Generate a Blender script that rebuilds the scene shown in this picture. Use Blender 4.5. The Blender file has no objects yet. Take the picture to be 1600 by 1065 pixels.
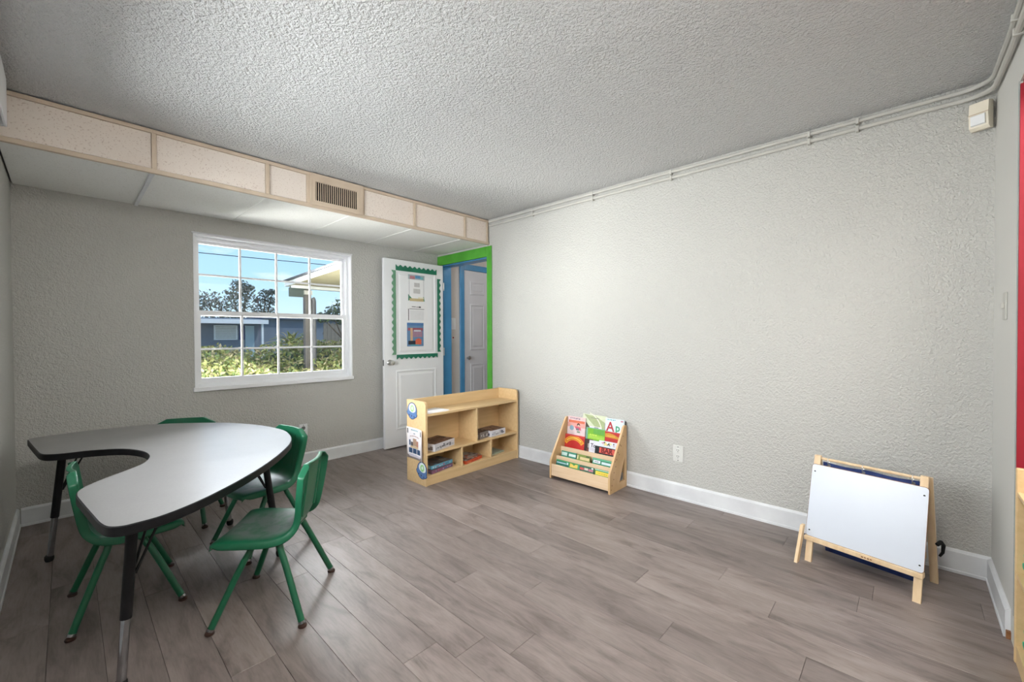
import bpy, bmesh, math, random
from mathutils import Vector, Matrix
from mathutils.geometry import tessellate_polygon

S = bpy.context.scene
C = S.collection
PI = math.pi
R = math.radians

# ------------------------------------------------------------------ camera
f_px, yaw, pit, roll = 655.65, .8153, -.0125, -.0041
H = 1.18
cam_d = bpy.data.cameras.new('camera')
cam_d.sensor_fit = 'HORIZONTAL'; cam_d.sensor_width = 36.0
cam_d.lens = 36.0 * f_px / 1600.0
cam_d.clip_start = 0.02; cam_d.clip_end = 300
cam = bpy.data.objects.new('camera', cam_d); C.objects.link(cam)
fw = Vector((math.sin(yaw), math.cos(yaw), 0)); rt = Vector((math.cos(yaw), -math.sin(yaw), 0)); up = Vector((0, 0, 1))
fw2 = fw * math.cos(pit) + up * math.sin(pit); up2 = up * math.cos(pit) - fw * math.sin(pit)
rt3 = rt * math.cos(roll) + up2 * math.sin(roll)
up3 = up2 * math.cos(roll) - rt * math.sin(roll)
M = Matrix((( rt3.x, up3.x, -fw2.x, 0), (rt3.y, up3.y, -fw2.y, 0), (rt3.z, up3.z, -fw2.z, H), (0, 0, 0, 1)))
cam.matrix_world = M
S.camera = cam

# ------------------------------------------------------------------ exposure
S.view_settings.view_transform = 'Standard'
S.view_settings.look = 'None'
S.view_settings.exposure = 0.35
S.view_settings.gamma = 1.0
S.view_settings.use_curve_mapping = False

# ------------------------------------------------------------------ world: clear sky with a few clouds
W = bpy.data.worlds.new('World'); S.world = W; W.use_nodes = True
nt = W.node_tree; nt.nodes.clear()
def N(nt, t, **kw):
    n = nt.nodes.new(t)
    for k, v in kw.items(): setattr(n, k, v)
    return n
w_out = N(nt, 'ShaderNodeOutputWorld'); w_bg = N(nt, 'ShaderNodeBackground')
w_tc = N(nt, 'ShaderNodeTexCoord'); w_sep = N(nt, 'ShaderNodeSeparateXYZ')
w_ramp = N(nt, 'ShaderNodeValToRGB')
nt.links.new(w_tc.outputs['Generated'], w_sep.inputs[0]); nt.links.new(w_sep.outputs['Z'], w_ramp.inputs[0])
el = w_ramp.color_ramp.elements
el[0].position = 0.0; el[0].color = (.66, .82, .93, 1)
el[1].position = 0.5; el[1].color = (.13, .32, .68, 1)
e2 = el.new(.12); e2.color = (.42, .68, .92, 1)
w_map = N(nt, 'ShaderNodeMapping'); w_map.inputs['Scale'].default_value = (3.2, 3.2, 11)
w_noise = N(nt, 'ShaderNodeTexNoise'); w_noise.inputs['Scale'].default_value = 1.7; w_noise.inputs['Detail'].default_value = 6
w_cr = N(nt, 'ShaderNodeValToRGB'); w_cr.color_ramp.elements[0].position = .56; w_cr.color_ramp.elements[1].position = .74
w_mix = N(nt, 'ShaderNodeMixRGB'); w_mix.inputs[2].default_value = (.93, .95, .97, 1)
nt.links.new(w_tc.outputs['Generated'], w_map.inputs[0]); nt.links.new(w_map.outputs[0], w_noise.inputs['Vector'])
nt.links.new(w_noise.outputs[0], w_cr.inputs[0]); nt.links.new(w_cr.outputs[0], w_mix.inputs[0])
nt.links.new(w_ramp.outputs[0], w_mix.inputs[1]); nt.links.new(w_mix.outputs[0], w_bg.inputs[0])
w_bg.inputs[1].default_value = 1.12
nt.links.new(w_bg.outputs[0], w_out.inputs[0])

# ------------------------------------------------------------------ sun and daylight
def light(name, kind, loc, direction, energy, color=(1, 1, 1), size=None, size_y=None, angle=None, spread=None):
    d = bpy.data.lights.new(name, kind); d.energy = energy; d.color = color
    if kind == 'AREA':
        d.shape = 'RECTANGLE'; d.size = size; d.size_y = size_y
        if spread: d.spread = spread
    if angle is not None: d.angle = angle
    o = bpy.data.objects.new(name, d); C.objects.link(o); o.location = loc
    o.rotation_euler = Vector(direction).to_track_quat('-Z', 'Y').to_euler()
    return o
light('sun', 'SUN', (3, -4, 8), (-.35, .62, -.9), 1.4, (1, .95, .86), angle=R(1.0))
# daylight outside the far window: from above the line of sight, and from the open yard to its left
light('window_daylight', 'AREA', (1.3, 5.25, 3.05), (0, -1, -.62), 800, (.97, .985, 1), 3.4, 1.3)
light('yard_daylight', 'AREA', (-.62, 5.5, .95), (.25, -1, .12), 740, (1, .985, .95), 1.9, 2.3)
# daylight outside the window in the wall left of the camera
light('side_window_daylight', 'AREA', (-.95, 1.7, 1.40), (1, 0, .10), 125, (.98, .99, 1), 2.2, 1.4)

# ------------------------------------------------------------------ room dimensions
XR, YW, YS, XL, YF, ZS, ZC = 3.0154, 4.0322, 3.1596, -.2269, -.2981, 2.1264, 2.380

# ------------------------------------------------------------------ mesh helpers
class MB:
    def __init__(s): s.v = []; s.f = []; s.mi = []; s.cur = 0
    def add(s, vs, fs):
        o = len(s.v); s.v += [tuple(p) for p in vs]
        for q in fs: s.f.append(tuple(i + o for i in q)); s.mi.append(s.cur)
        return s
    def box(s, x0, x1, y0, y1, z0, z1):
        return s.add([(x0,y0,z0),(x1,y0,z0),(x1,y1,z0),(x0,y1,z0),(x0,y0,z1),(x1,y0,z1),(x1,y1,z1),(x0,y1,z1)],
                     [(0,3,2,1),(4,5,6,7),(0,1,5,4),(1,2,6,5),(2,3,7,6),(3,0,4,7)])
    def bbox(s, x0, x1, y0, y1, z0, z1, b=.003, seg=1):
        bm = bmesh.new(); bmesh.ops.create_cube(bm, size=1)
        for v in bm.verts:
            v.co = ((x0+x1)/2 + v.co.x*(x1-x0), (y0+y1)/2 + v.co.y*(y1-y0), (z0+z1)/2 + v.co.z*(z1-z0))
        bmesh.ops.bevel(bm, geom=bm.edges[:], offset=b, segments=seg, affect='EDGES', profile=.5)
        s.bm(bm); return s
    def bm(s, bm, mat=None):
        bm.verts.ensure_lookup_table(); bm.verts.index_update()
        s.add([(mat @ v.co if mat else v.co) for v in bm.verts], [[v.index for v in f.verts] for f in bm.faces]); bm.free()
    def tube(s, path, r, n=10, cap=True):
        P = [Vector(p) for p in path]; k = len(P)
        rs = r if isinstance(r, (list, tuple)) else [r]*k
        T = []
        for i in range(k):
            t = (P[min(i+1,k-1)] - P[max(i-1,0)]); T.append(t.normalized())
        a = Vector((0,0,1)) if abs(T[0].z) < .9 else Vector((1,0,0))
        nrm = (a - T[0]*a.dot(T[0])).normalized(); vs = []
        for i in range(k):
            nrm = (nrm - T[i]*nrm.dot(T[i])).normalized(); b = T[i].cross(nrm)
            for j in range(n):
                th = 2*PI*j/n; vs.append(P[i] + (nrm*math.cos(th) + b*math.sin(th))*rs[i])
        fs = [(i*n+j, i*n+(j+1)%n, (i+1)*n+(j+1)%n, (i+1)*n+j) for i in range(k-1) for j in range(n)]
        if cap: fs += [tuple(range(n-1,-1,-1)), tuple(range((k-1)*n, k*n))]
        return s.add(vs, fs)
    def lathe(s, prof, origin=(0,0,0), axis='Z', n=16):
        vs = []; k = len(prof); o = Vector(origin)
        for (r, h) in prof:
            for j in range(n):
                th = 2*PI*j/n; c, q = r*math.cos(th), r*math.sin(th)
                p = {'Z': (c,q,h), 'Y': (c,h,-q), 'X': (h,c,q)}[axis]; vs.append(o + Vector(p))
        fs = [(i*n+j, i*n+(j+1)%n, (i+1)*n+(j+1)%n, (i+1)*n+j) for i in range(k-1) for j in range(n)]
        fs += [tuple(range(n-1,-1,-1)), tuple(range((k-1)*n, k*n))]
        return s.add(vs, fs)
    def prism(s, poly, axis, a, b, holes=()):
        # poly in the two remaining axes: X -> (y,z), Y -> (x,z), Z -> (x,y)
        loops = [list(poly)] + [list(h) for h in holes]
        flat = [p for l in loops for p in l]; n = len(flat)
        def P(p, t): return {'X': (t,p[0],p[1]), 'Y': (p[0],t,p[1]), 'Z': (p[0],p[1],t)}[axis]
        tris = tessellate_polygon([[Vector((p[0],p[1],0)) for p in l] for l in loops])
        vs = [P(p,a) for p in flat] + [P(p,b) for p in flat]; fs = []
        if not holes:
            fs += [tuple(range(n)), tuple(range(2*n-1, n-1, -1))] if len(poly) <= 4 else []
        if holes or len(poly) > 4:
            for t in tris: fs += [tuple(t), tuple(i+n for i in reversed(t))]
        o = 0
        for l in loops:
            m = len(l)
            for i in range(m): fs.append((o+i, o+n+i, o+n+(i+1)%m, o+(i+1)%m))
            o += m
        return s.add(vs, fs)

def build(name, mb, mat, parent=None, smooth=True, ang=35, loc=None):
    me = bpy.data.meshes.new(name); me.from_pydata(mb.v, [], mb.f)
    mats = mat if isinstance(mat, (list, tuple)) else [mat]
    for m in mats: me.materials.append(m)
    if len(mats) > 1: me.polygons.foreach_set('material_index', mb.mi)
    bm = bmesh.new(); bm.from_mesh(me); bmesh.ops.recalc_face_normals(bm, faces=bm.faces[:]); bm.to_mesh(me); bm.free()
    if smooth:
        me.polygons.foreach_set('use_smooth', [True]*len(me.polygons)); me.set_sharp_from_angle(angle=R(ang))
    me.update()
    o = bpy.data.objects.new(name, me); C.objects.link(o)
    if parent: o.parent = parent
    if loc: o.location = loc
    return o
def empty(name, loc=(0,0,0), rz=0):
    o = bpy.data.objects.new(name, None); C.objects.link(o); o.location = loc; o.rotation_euler = (0,0,rz); o.empty_display_size = .05
    return o
def tag(o, label, cat, group=None, kind=None):
    o['label'] = label; o['category'] = cat
    if group: o['group'] = group
    if kind: o['kind'] = kind
    return o
def struct(o, label=None, cat=None):
    o['kind'] = 'structure'
    if label: o['label'] = label
    if cat: o['category'] = cat
    return o
def thing(name, label, cat, loc=(0,0,0), rz=0, group=None): return tag(empty(name, loc, rz), label, cat, group)
def copy_tree(o, parent=None):
    c = o.copy(); C.objects.link(c)
    if parent: c.parent = parent
    for ch in o.children: copy_tree(ch, c)
    return c
def text_mb(mb, txt, size, M4, depth=.0006, bold=0.0):
    cu = bpy.data.curves.new('t', 'FONT'); cu.body = txt; cu.size = size; cu.align_x = 'CENTER'; cu.align_y = 'CENTER'
    cu.extrude = depth; cu.resolution_u = 2; cu.offset = bold
    ob = bpy.data.objects.new('t', cu); C.objects.link(ob)
    dg = bpy.context.evaluated_depsgraph_get(); me = ob.evaluated_get(dg).to_mesh()
    vs = [M4 @ v.co for v in me.vertices]; fs = [tuple(p.vertices) for p in me.polygons]
    ob.evaluated_get(dg).to_mesh_clear(); bpy.data.objects.remove(ob); bpy.data.curves.remove(cu)
    mb.add(vs, fs)
# lettering frame: text plane x right, z up, facing local -y
def TF(x, y, z, rot=0): return Matrix.Translation((x, y, z)) @ Matrix.Rotation(R(90), 4, 'X') @ Matrix.Rotation(rot, 4, 'Z')

# ------------------------------------------------------------------ materials
def principled(name, col, rough=.5, spec=.5, metal=0.0):
    m = bpy.data.materials.new(name); m.use_nodes = True
    b = m.node_tree.nodes['Principled BSDF']
    b.inputs['Base Color'].default_value = (*col, 1); b.inputs['Roughness'].default_value = rough
    b.inputs['Metallic'].default_value = metal; b.inputs['Specular IOR Level'].default_value = spec
    return m, m.node_tree, b
def mottled(name, c0, c1, scale=6, rough=.5, spec=.5, detail=4, stretch=(1,1,1), bump=0, bscale=None, bdist=.002, coord='Object', metal=0, lo=.35, hi=.65):
    m, nt, b = principled(name, c0, rough, spec, metal)
    tc = N(nt,'ShaderNodeTexCoord'); mp = N(nt,'ShaderNodeMapping'); mp.inputs['Scale'].default_value = stretch
    no = N(nt,'ShaderNodeTexNoise'); no.inputs['Scale'].default_value = scale; no.inputs['Detail'].default_value = detail
    cr = N(nt,'ShaderNodeValToRGB'); cr.color_ramp.elements[0].position = lo; cr.color_ramp.elements[1].position = hi
    cr.color_ramp.elements[0].color = (*c0,1); cr.color_ramp.elements[1].color = (*c1,1)
    L = nt.links.new
    L(tc.outputs[coord], mp.inputs[0]); L(mp.outputs[0], no.inputs['Vector']); L(no.outputs[0], cr.inputs[0]); L(cr.outputs[0], b.inputs['Base Color'])
    if bump:
        bn = N(nt,'ShaderNodeTexNoise'); bn.inputs['Scale'].default_value = bscale or scale*4; bn.inputs['Detail'].default_value = 3
        bp = N(nt,'ShaderNodeBump'); bp.inputs['Strength'].default_value = bump; bp.inputs['Distance'].default_value = bdist
        L(mp.outputs[0], bn.inputs['Vector']); L(bn.outputs[0], bp.inputs['Height']); L(bp.outputs[0], b.inputs['Normal'])
    return m
def textured_paint(name, col, scale, dist_, strength, rough=.55, detail=2.0, dist=.6):
    m, nt, b = principled(name, col, rough, .35)
    L = nt.links.new
    tc = N(nt,'ShaderNodeTexCoord'); no = N(nt,'ShaderNodeTexNoise'); no.inputs['Scale'].default_value = scale
    no.inputs['Detail'].default_value = detail; no.inputs['Roughness'].default_value = .55; no.inputs['Distortion'].default_value = dist
    cr = N(nt,'ShaderNodeValToRGB'); cr.color_ramp.elements[0].position = .36; cr.color_ramp.elements[1].position = .66
    bp = N(nt,'ShaderNodeBump'); bp.inputs['Strength'].default_value = strength; bp.inputs['Distance'].default_value = dist_
    L(tc.outputs['Object'], no.inputs['Vector']); L(no.outputs[0], cr.inputs[0]); L(cr.outputs[0], bp.inputs['Height']); L(bp.outputs[0], b.inputs['Normal'])
    n2 = N(nt,'ShaderNodeTexNoise'); n2.inputs['Scale'].default_value = 1.3; n2.inputs['Detail'].default_value = 3
    mx = N(nt,'ShaderNodeMixRGB'); mx.inputs[1].default_value = (*[c*.965 for c in col],1); mx.inputs[2].default_value = (*[min(1,c*1.03) for c in col],1)
    L(tc.outputs['Object'], n2.inputs['Vector']); L(n2.outputs[0], mx.inputs[0]); L(mx.outputs[0], b.inputs['Base Color'])
    return m
_cols = {}
def col(r, g, b, rough=.5):
    k = (round(r,3), round(g,3), round(b,3), rough)
    if k not in _cols:
        d = .9
        _cols[k] = mottled('print_%d' % len(_cols), (r,g,b), (r*d,g*d,b*d), 30, rough, .4)
    return _cols[k]

M_wall = textured_paint('wall_paint', (.505,.50,.472), 78, .006, .65)
M_ceil = textured_paint('ceiling_stipple', (.80,.80,.795), 80, .013, 1.0, .8, detail=6, dist=0.0)
M_smooth_wall = textured_paint('smooth_paint', (.60,.595,.565), 90, .001, .3)
M_hall = textured_paint('hall_paint', (.60,.56,.53), 80, .002, .3)
M_white = mottled('white_paint', (.78,.79,.80), (.74,.75,.76), 5, .38, .5)
M_base = mottled('baseboard_paint', (.70,.715,.73), (.62,.63,.65), 7, .4, .5)
M_door = mottled('door_paint', (.80,.81,.83), (.77,.78,.80), 3, .4, .5)
M_hdoor = mottled('hall_door_paint', (.56,.56,.59), (.52,.52,.55), 3, .4, .5)
M_vinyl = mottled('window_vinyl', (.84,.85,.87), (.80,.81,.83), 5, .35, .5)
M_green_trim = mottled('green_trim_paint', (.085,.36,.035), (.06,.29,.025), 6, .35, .5)
M_blue_trim = mottled('blue_trim_paint', (.06,.25,.47), (.05,.21,.41), 6, .35, .5)
M_red = mottled('red_paint', (.30,.013,.026), (.26,.011,.022), 5, .5, .3)
M_teal_edge = mottled('grey_green_edge', (.30,.37,.36), (.38,.42,.40), 20, .5, .4)
M_tan = mottled('tan_metal', (.58,.47,.36), (.52,.42,.32), 8, .5, .4)
M_conduit = mottled('conduit_paint', (.52,.51,.47), (.47,.46,.43), 10, .5, .4)
M_cream = mottled('cream_plastic', (.78,.72,.60), (.74,.68,.56), 10, .45, .5)
M_dark = mottled('dark_gap', (.01,.009,.008), (.016,.014,.012), 10, .8, .2)
M_black = mottled('black_paint', (.004,.004,.005), (.007,.007,.008), 30, .42, .25)
M_chrome = mottled('chrome', (.36,.37,.39), (.44,.45,.47), 25, .16, .5, metal=1)
M_steel = mottled('brushed_metal', (.55,.54,.52), (.62,.61,.59), 30, .3, .5, metal=1)
M_rubber = mottled('black_rubber', (.008,.008,.009), (.012,.012,.012), 20, .7, .3)
M_brown_glide = mottled('brown_glide', (.05,.022,.015), (.03,.014,.01), 30, .5, .4)
M_maple = mottled('maple_laminate', (.70,.50,.27), (.63,.44,.225), 5, .45, .45, stretch=(.6,9,9), lo=.3, hi=.7)
M_pine = mottled('pine_wood', (.74,.56,.38), (.66,.47,.29), 6, .5, .4, stretch=(.8,7,12), lo=.3, hi=.75)
M_pine_side = mottled('pine_wood_side', (.66,.45,.25), (.55,.35,.17), 6, .5, .4, stretch=(7,2,.9), lo=.3, hi=.75)
M_knot = mottled('pine_knot', (.20,.085,.03), (.26,.12,.05), 40, .5, .4)
M_ply = mottled('easel_wood', (.74,.57,.37), (.66,.48,.29), 7, .5, .4, stretch=(6,6,.9))
M_wb = mottled('whiteboard', (.56,.60,.67), (.54,.58,.65), 3, .28, .5)
M_navy = mottled('navy_fabric', (.015,.03,.12), (.022,.045,.16), 40, .7, .3)
M_paper = mottled('paper', (.82,.82,.83), (.78,.78,.79), 6, .6, .3)
M_soil = mottled('gravel_ground', (.20,.21,.12), (.28,.27,.19), 3, .9, .2)

def plank_material():
    m, nt, b = principled('vinyl_plank', (.2,.17,.15), .42, .45)
    L = nt.links.new
    tc = N(nt,'ShaderNodeTexCoord'); oi = N(nt,'ShaderNodeObjectInfo')
    ad = N(nt,'ShaderNodeVectorMath', operation='ADD'); cb = N(nt,'ShaderNodeCombineXYZ')
    mu = N(nt,'ShaderNodeMath', operation='MULTIPLY'); mu.inputs[1].default_value = 37.0
    L(oi.outputs['Random'], mu.inputs[0]); L(mu.outputs[0], cb.inputs[0]); L(mu.outputs[0], cb.inputs[1])
    L(tc.outputs['Object'], ad.inputs[0]); L(cb.outputs[0], ad.inputs[1])
    mp = N(nt,'ShaderNodeMapping'); mp.inputs['Scale'].default_value = (9, 1.9, 1); L(ad.outputs[0], mp.inputs[0])
    n1 = N(nt,'ShaderNodeTexNoise'); n1.inputs['Scale'].default_value = 1.6; n1.inputs['Detail'].default_value = 9; n1.inputs['Roughness'].default_value = .62; n1.inputs['Distortion'].default_value = .7
    L(mp.outputs[0], n1.inputs['Vector'])
    mp2 = N(nt,'ShaderNodeMapping'); mp2.inputs['Scale'].default_value = (90, 9, 1); L(ad.outputs[0], mp2.inputs[0])
    n2 = N(nt,'ShaderNodeTexNoise'); n2.inputs['Scale'].default_value = 1.5; n2.inputs['Detail'].default_value = 3; L(mp2.outputs[0], n2.inputs['Vector'])
    cr = N(nt,'ShaderNodeValToRGB'); e = cr.color_ramp.elements
    e[0].position = .30; e[0].color = (.118,.092,.083,1); e[1].position = .66; e[1].color = (.252,.209,.193,1)
    k = e.new(.47); k.color = (.200,.163,.150,1)
    L(n1.outputs[0], cr.inputs[0])
    hv = N(nt,'ShaderNodeHueSaturation'); L(cr.outputs[0], hv.inputs['Color'])
    mr = N(nt,'ShaderNodeMapRange'); mr.inputs['To Min'].default_value = .86; mr.inputs['To Max'].default_value = 1.16
    L(oi.outputs['Random'], mr.inputs[0]); L(mr.outputs[0], hv.inputs['Value'])
    mx = N(nt,'ShaderNodeMixRGB', blend_type='MULTIPLY'); mx.inputs[0].default_value = .38
    cr2 = N(nt,'ShaderNodeValToRGB'); cr2.color_ramp.elements[0].position = .3; cr2.color_ramp.elements[0].color = (.62,.6,.58,1); cr2.color_ramp.elements[1].position = .55
    L(n2.outputs[0], cr2.inputs[0]); L(hv.outputs[0], mx.inputs[1]); L(cr2.outputs[0], mx.inputs[2]); L(mx.outputs[0], b.inputs['Base Color'])
    bp = N(nt,'ShaderNodeBump'); bp.inputs['Strength'].default_value = .25; bp.inputs['Distance'].default_value = .0008
    L(n2.outputs[0], bp.inputs['Height']); L(bp.outputs[0], b.inputs['Normal'])
    return m
M_plank = plank_material()

def tile_material(name, base, speck, pink):
    m, nt, b = principled(name, base, .8, .2)
    L = nt.links.new
    tc = N(nt,'ShaderNodeTexCoord'); no = N(nt,'ShaderNodeTexNoise'); no.inputs['Scale'].default_value = 130; no.inputs['Detail'].default_value = 2
    cr = N(nt,'ShaderNodeValToRGB'); cr.color_ramp.elements[0].position = .30; cr.color_ramp.elements[1].position = .40
    cr.color_ramp.elements[0].color = (*speck,1); cr.color_ramp.elements[1].color = (*base,1)
    n2 = N(nt,'ShaderNodeTexNoise'); n2.inputs['Scale'].default_value = 2.2; n2.inputs['Detail'].default_value = 3
    mx = N(nt,'ShaderNodeMixRGB', blend_type='MULTIPLY'); mx.inputs[2].default_value = (*pink,1)
    L(tc.outputs['Object'], no.inputs['Vector']); L(no.outputs[0], cr.inputs[0]); L(cr.outputs[0], mx.inputs[1])
    L(tc.outputs['Object'], n2.inputs['Vector']); L(n2.outputs[0], mx.inputs[0]); L(mx.outputs[0], b.inputs['Base Color'])
    return m
M_fascia = tile_material('aged_panel', (.74,.68,.62), (.55,.46,.40), (.97,.90,.86))
M_tile = tile_material('white_tile', (.84,.84,.82), (.70,.69,.66), (.97,.97,.96))

def glass_material():
    m = bpy.data.materials.new('window_glass'); m.use_nodes = True; nt = m.node_tree; nt.nodes.clear()
    o = N(nt,'ShaderNodeOutputMaterial'); t = N(nt,'ShaderNodeBsdfTransparent'); g = N(nt,'ShaderNodeBsdfGlossy')
    g.inputs['Roughness'].default_value = .02; t.inputs[0].default_value = (.97,.98,.98,1)
    fr = N(nt,'ShaderNodeFresnel'); fr.inputs['IOR'].default_value = 1.35; mx = N(nt,'ShaderNodeMixShader')
    nt.links.new(fr.outputs[0], mx.inputs[0]); nt.links.new(t.outputs[0], mx.inputs[1]); nt.links.new(g.outputs[0], mx.inputs[2]); nt.links.new(mx.outputs[0], o.inputs[0])
    return m
M_glass = glass_material()

def chair_material():
    m, nt, b = principled('green_plastic', (.012,.16,.075), .36, .5)
    L = nt.links.new
    tc = N(nt,'ShaderNodeTexCoord'); sp = N(nt,'ShaderNodeSeparateXYZ'); L(tc.outputs['Object'], sp.inputs[0])
    # greyed patch on the sitting surface: wear plus painted-in window sheen
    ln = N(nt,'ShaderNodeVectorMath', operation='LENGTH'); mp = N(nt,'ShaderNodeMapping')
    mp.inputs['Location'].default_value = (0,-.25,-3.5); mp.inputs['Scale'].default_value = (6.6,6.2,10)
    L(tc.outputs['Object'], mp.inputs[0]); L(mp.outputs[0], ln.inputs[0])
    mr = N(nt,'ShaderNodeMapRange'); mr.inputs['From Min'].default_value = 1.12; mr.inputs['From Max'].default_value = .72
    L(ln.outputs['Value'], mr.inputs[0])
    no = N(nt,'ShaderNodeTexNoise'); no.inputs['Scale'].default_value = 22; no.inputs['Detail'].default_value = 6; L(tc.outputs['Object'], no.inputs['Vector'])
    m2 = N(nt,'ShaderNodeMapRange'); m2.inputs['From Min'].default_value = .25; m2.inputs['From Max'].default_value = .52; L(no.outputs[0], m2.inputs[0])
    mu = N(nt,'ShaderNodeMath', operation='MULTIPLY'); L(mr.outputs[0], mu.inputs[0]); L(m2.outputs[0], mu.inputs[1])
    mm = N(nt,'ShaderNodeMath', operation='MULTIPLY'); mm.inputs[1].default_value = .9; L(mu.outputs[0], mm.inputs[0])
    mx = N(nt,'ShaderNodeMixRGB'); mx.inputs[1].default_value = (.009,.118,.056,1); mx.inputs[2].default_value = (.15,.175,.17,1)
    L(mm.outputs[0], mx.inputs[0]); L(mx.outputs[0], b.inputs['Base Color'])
    return m
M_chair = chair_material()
M_chair_leg = mottled('green_enamel', (.008,.108,.050), (.006,.092,.042), 12, .3, .5)

def table_material():
    m, nt, b = principled('grey_laminate', (.42,.415,.41), .30, .5)
    L = nt.links.new
    tc = N(nt,'ShaderNodeTexCoord'); n1 = N(nt,'ShaderNodeTexNoise'); n1.inputs['Scale'].default_value = 150; n1.inputs['Detail'].default_value = 2
    n2 = N(nt,'ShaderNodeTexNoise'); n2.inputs['Scale'].default_value = 5; n2.inputs['Detail'].default_value = 4
    mx = N(nt,'ShaderNodeMixRGB'); mx.inputs[1].default_value = (.225,.22,.218,1); mx.inputs[2].default_value = (.27,.265,.262,1)
    L(tc.outputs['Object'], n1.inputs['Vector']); L(n1.outputs[0], mx.inputs[0]); L(mx.outputs[0], b.inputs['Base Color'])
    mr = N(nt,'ShaderNodeMapRange'); mr.inputs['To Min'].default_value = .24; mr.inputs['To Max'].default_value = .36
    L(tc.outputs['Object'], n2.inputs['Vector']); L(n2.outputs[0], mr.inputs[0]); L(mr.outputs[0], b.inputs['Roughness']); b.inputs['Specular IOR Level'].default_value = .4
    return m
M_table = table_material()

# ================================================================== STRUCTURE
T = .12      # wall thickness
# floor: dark underlay with separate planks on it
floor = struct(build('floor', MB().box(XL-.1, XR+.001, YF-.9, YW+.1, -.08, -.004), M_dark))
w = .147
rnd = random.Random(4)
joint = {0:.694, 4:.655, 3:.417, 7:.98, 6:1.327, 2:.94, 1:.262, -4:1.2, -3:1.066, -5:1.316, -2:.35, -1:.05, 5:.15, 8:.5}
k = -14
full = None
while True:
    x0 = 1.70 + (k-1)*w; x1 = x0 + w; k += 1
    if x1 < XL: continue
    if x0 > XR: break
    row = k - 1
    xa, xb = max(x0, XL) + .0005, min(x1, XR) - .0005
    if xb - xa < .01: continue
    j = joint.get(row, rnd.uniform(0, 1.2)); y = j - 3*1.22
    while y < YW:
        ya, yb = max(y, YF-.85) + .0005, min(y+1.22, YW) - .0005; y += 1.22
        if yb - ya < .02: continue
        cx, cy = (xa+xb)/2, (ya+yb)/2
        if abs(xb-xa-(w-.001)) < 1e-6 and abs(yb-ya-1.219) < 1e-6:
            if full is None:
                p = build('floor_plank', MB().bbox(-(w-.001)/2, (w-.001)/2, -1.219/2, 1.219/2, -.004, 0, .0008), M_plank, floor, False)
                full = p
            else:
                p = full.copy(); C.objects.link(p)
        else:
            p = build('floor_plank', MB().bbox(-(xb-xa)/2, (xb-xa)/2, -(yb-ya)/2, (yb-ya)/2, -.004, 0, .0008), M_plank, floor, False)
        p.location = (cx, cy, 0)

# ceiling slab
struct(build('ceiling', MB().box(XL-T, 5.0, YF-1.1, YW+.3, ZC, ZC+.12), M_ceil))

# window wall (far), with the window opening, continuing behind the hall
wx0, wx1, wz0, wz1 = .680, 1.955, .765, 1.988
mb = MB()
YB = YW + .16
mb.box(XL-T, wx0, YW, YB, -.08, ZC); mb.box(wx1, XR, YW, YB, -.08, ZC)
mb.box(wx0, wx1, YW, YB, -.08, wz0); mb.box(wx0, wx1, YW, YB, wz1, ZC)
struct(build('wall_back', mb, M_wall, smooth=False))
# right wall with doorway
dy0, dy1, dz1 = 3.185, 3.965, 2.015
mb = MB()
mb.box(XR, XR+T, YF-T, dy0, -.08, ZC); mb.box(XR, XR+T, dy1, YW+.16, -.08, ZC); mb.box(XR, XR+T, dy0, dy1, dz1, ZC)
struct(build('wall_right', mb, M_wall, smooth=False))
# left wall with a window beside the camera
ly0, ly1, lz0, lz1 = 1.0, 2.75, .80, 2.06
mb = MB()
mb.box(XL-T, XL, YF-T, ly0, -.08, ZC); mb.box(XL-T, XL, ly1, YW, -.08, ZC)
mb.box(XL-T, XL, ly0, ly1, -.08, lz0); mb.box(XL-T, XL, ly0, ly1, lz1, ZC)
struct(build('wall_left', mb, M_wall, smooth=False))
# front wall: pier at right, opening (alcove) next to it
fx = 2.425; ax0 = 1.05
mb = MB()
mb.box(fx, XR, YF-T, YF, -.08, ZC); mb.box(XL, ax0, YF-T, YF, -.08, ZC); mb.box(ax0, fx, YF-T, YF, 2.11, ZC)
wf = struct(build('wall_front', mb, M_smooth_wall, smooth=False))
mb = MB(); mb.box(ax0-.1, fx+.35, YF-.95, YF-.85, -.08, ZC); mb.box(fx+.25, fx+.35, YF-.85, YF-T, -.08, ZC); mb.box(ax0-.1, ax0, YF-.85, YF-T, -.08, ZC)
struct(build('wall_alcove', mb, M_smooth_wall, smooth=False))
# red lining of the alcove opening with a grey-green corner bead
mb = MB(); mb.box(fx-.012, fx-.0005, YF-T, YF, .0, 2.098); mb.box(ax0+.0005, fx-.012, YF-T, YF-.006, 2.098, 2.1095); mb.box(ax0+.0005, ax0+.012, YF-T, YF-.006, 0, 2.098)
tr = struct(build('trim_1', mb, M_red, smooth=False))
build('corner_bead', MB().box(fx-.0005, fx+.009, YF+.0002, YF+.0025, .12, 2.112), M_teal_edge, tr)

# hall beyond the doorway
mb = MB(); mb.box(XR+T, 5.0, YW, YB, -.08, ZC); mb.box(4.9, 5.0, 2.2, YW, -.08, ZC); mb.box(XR+T, 5.0, 2.1, 2.2, -.08, ZC)
struct(build('wall_hall', mb, M_hall, smooth=False))
struct(build('floor_hall', MB().box(XR+.002, 4.9, 2.2, YW, -.08, 0), M_plank, smooth=False))

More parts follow.
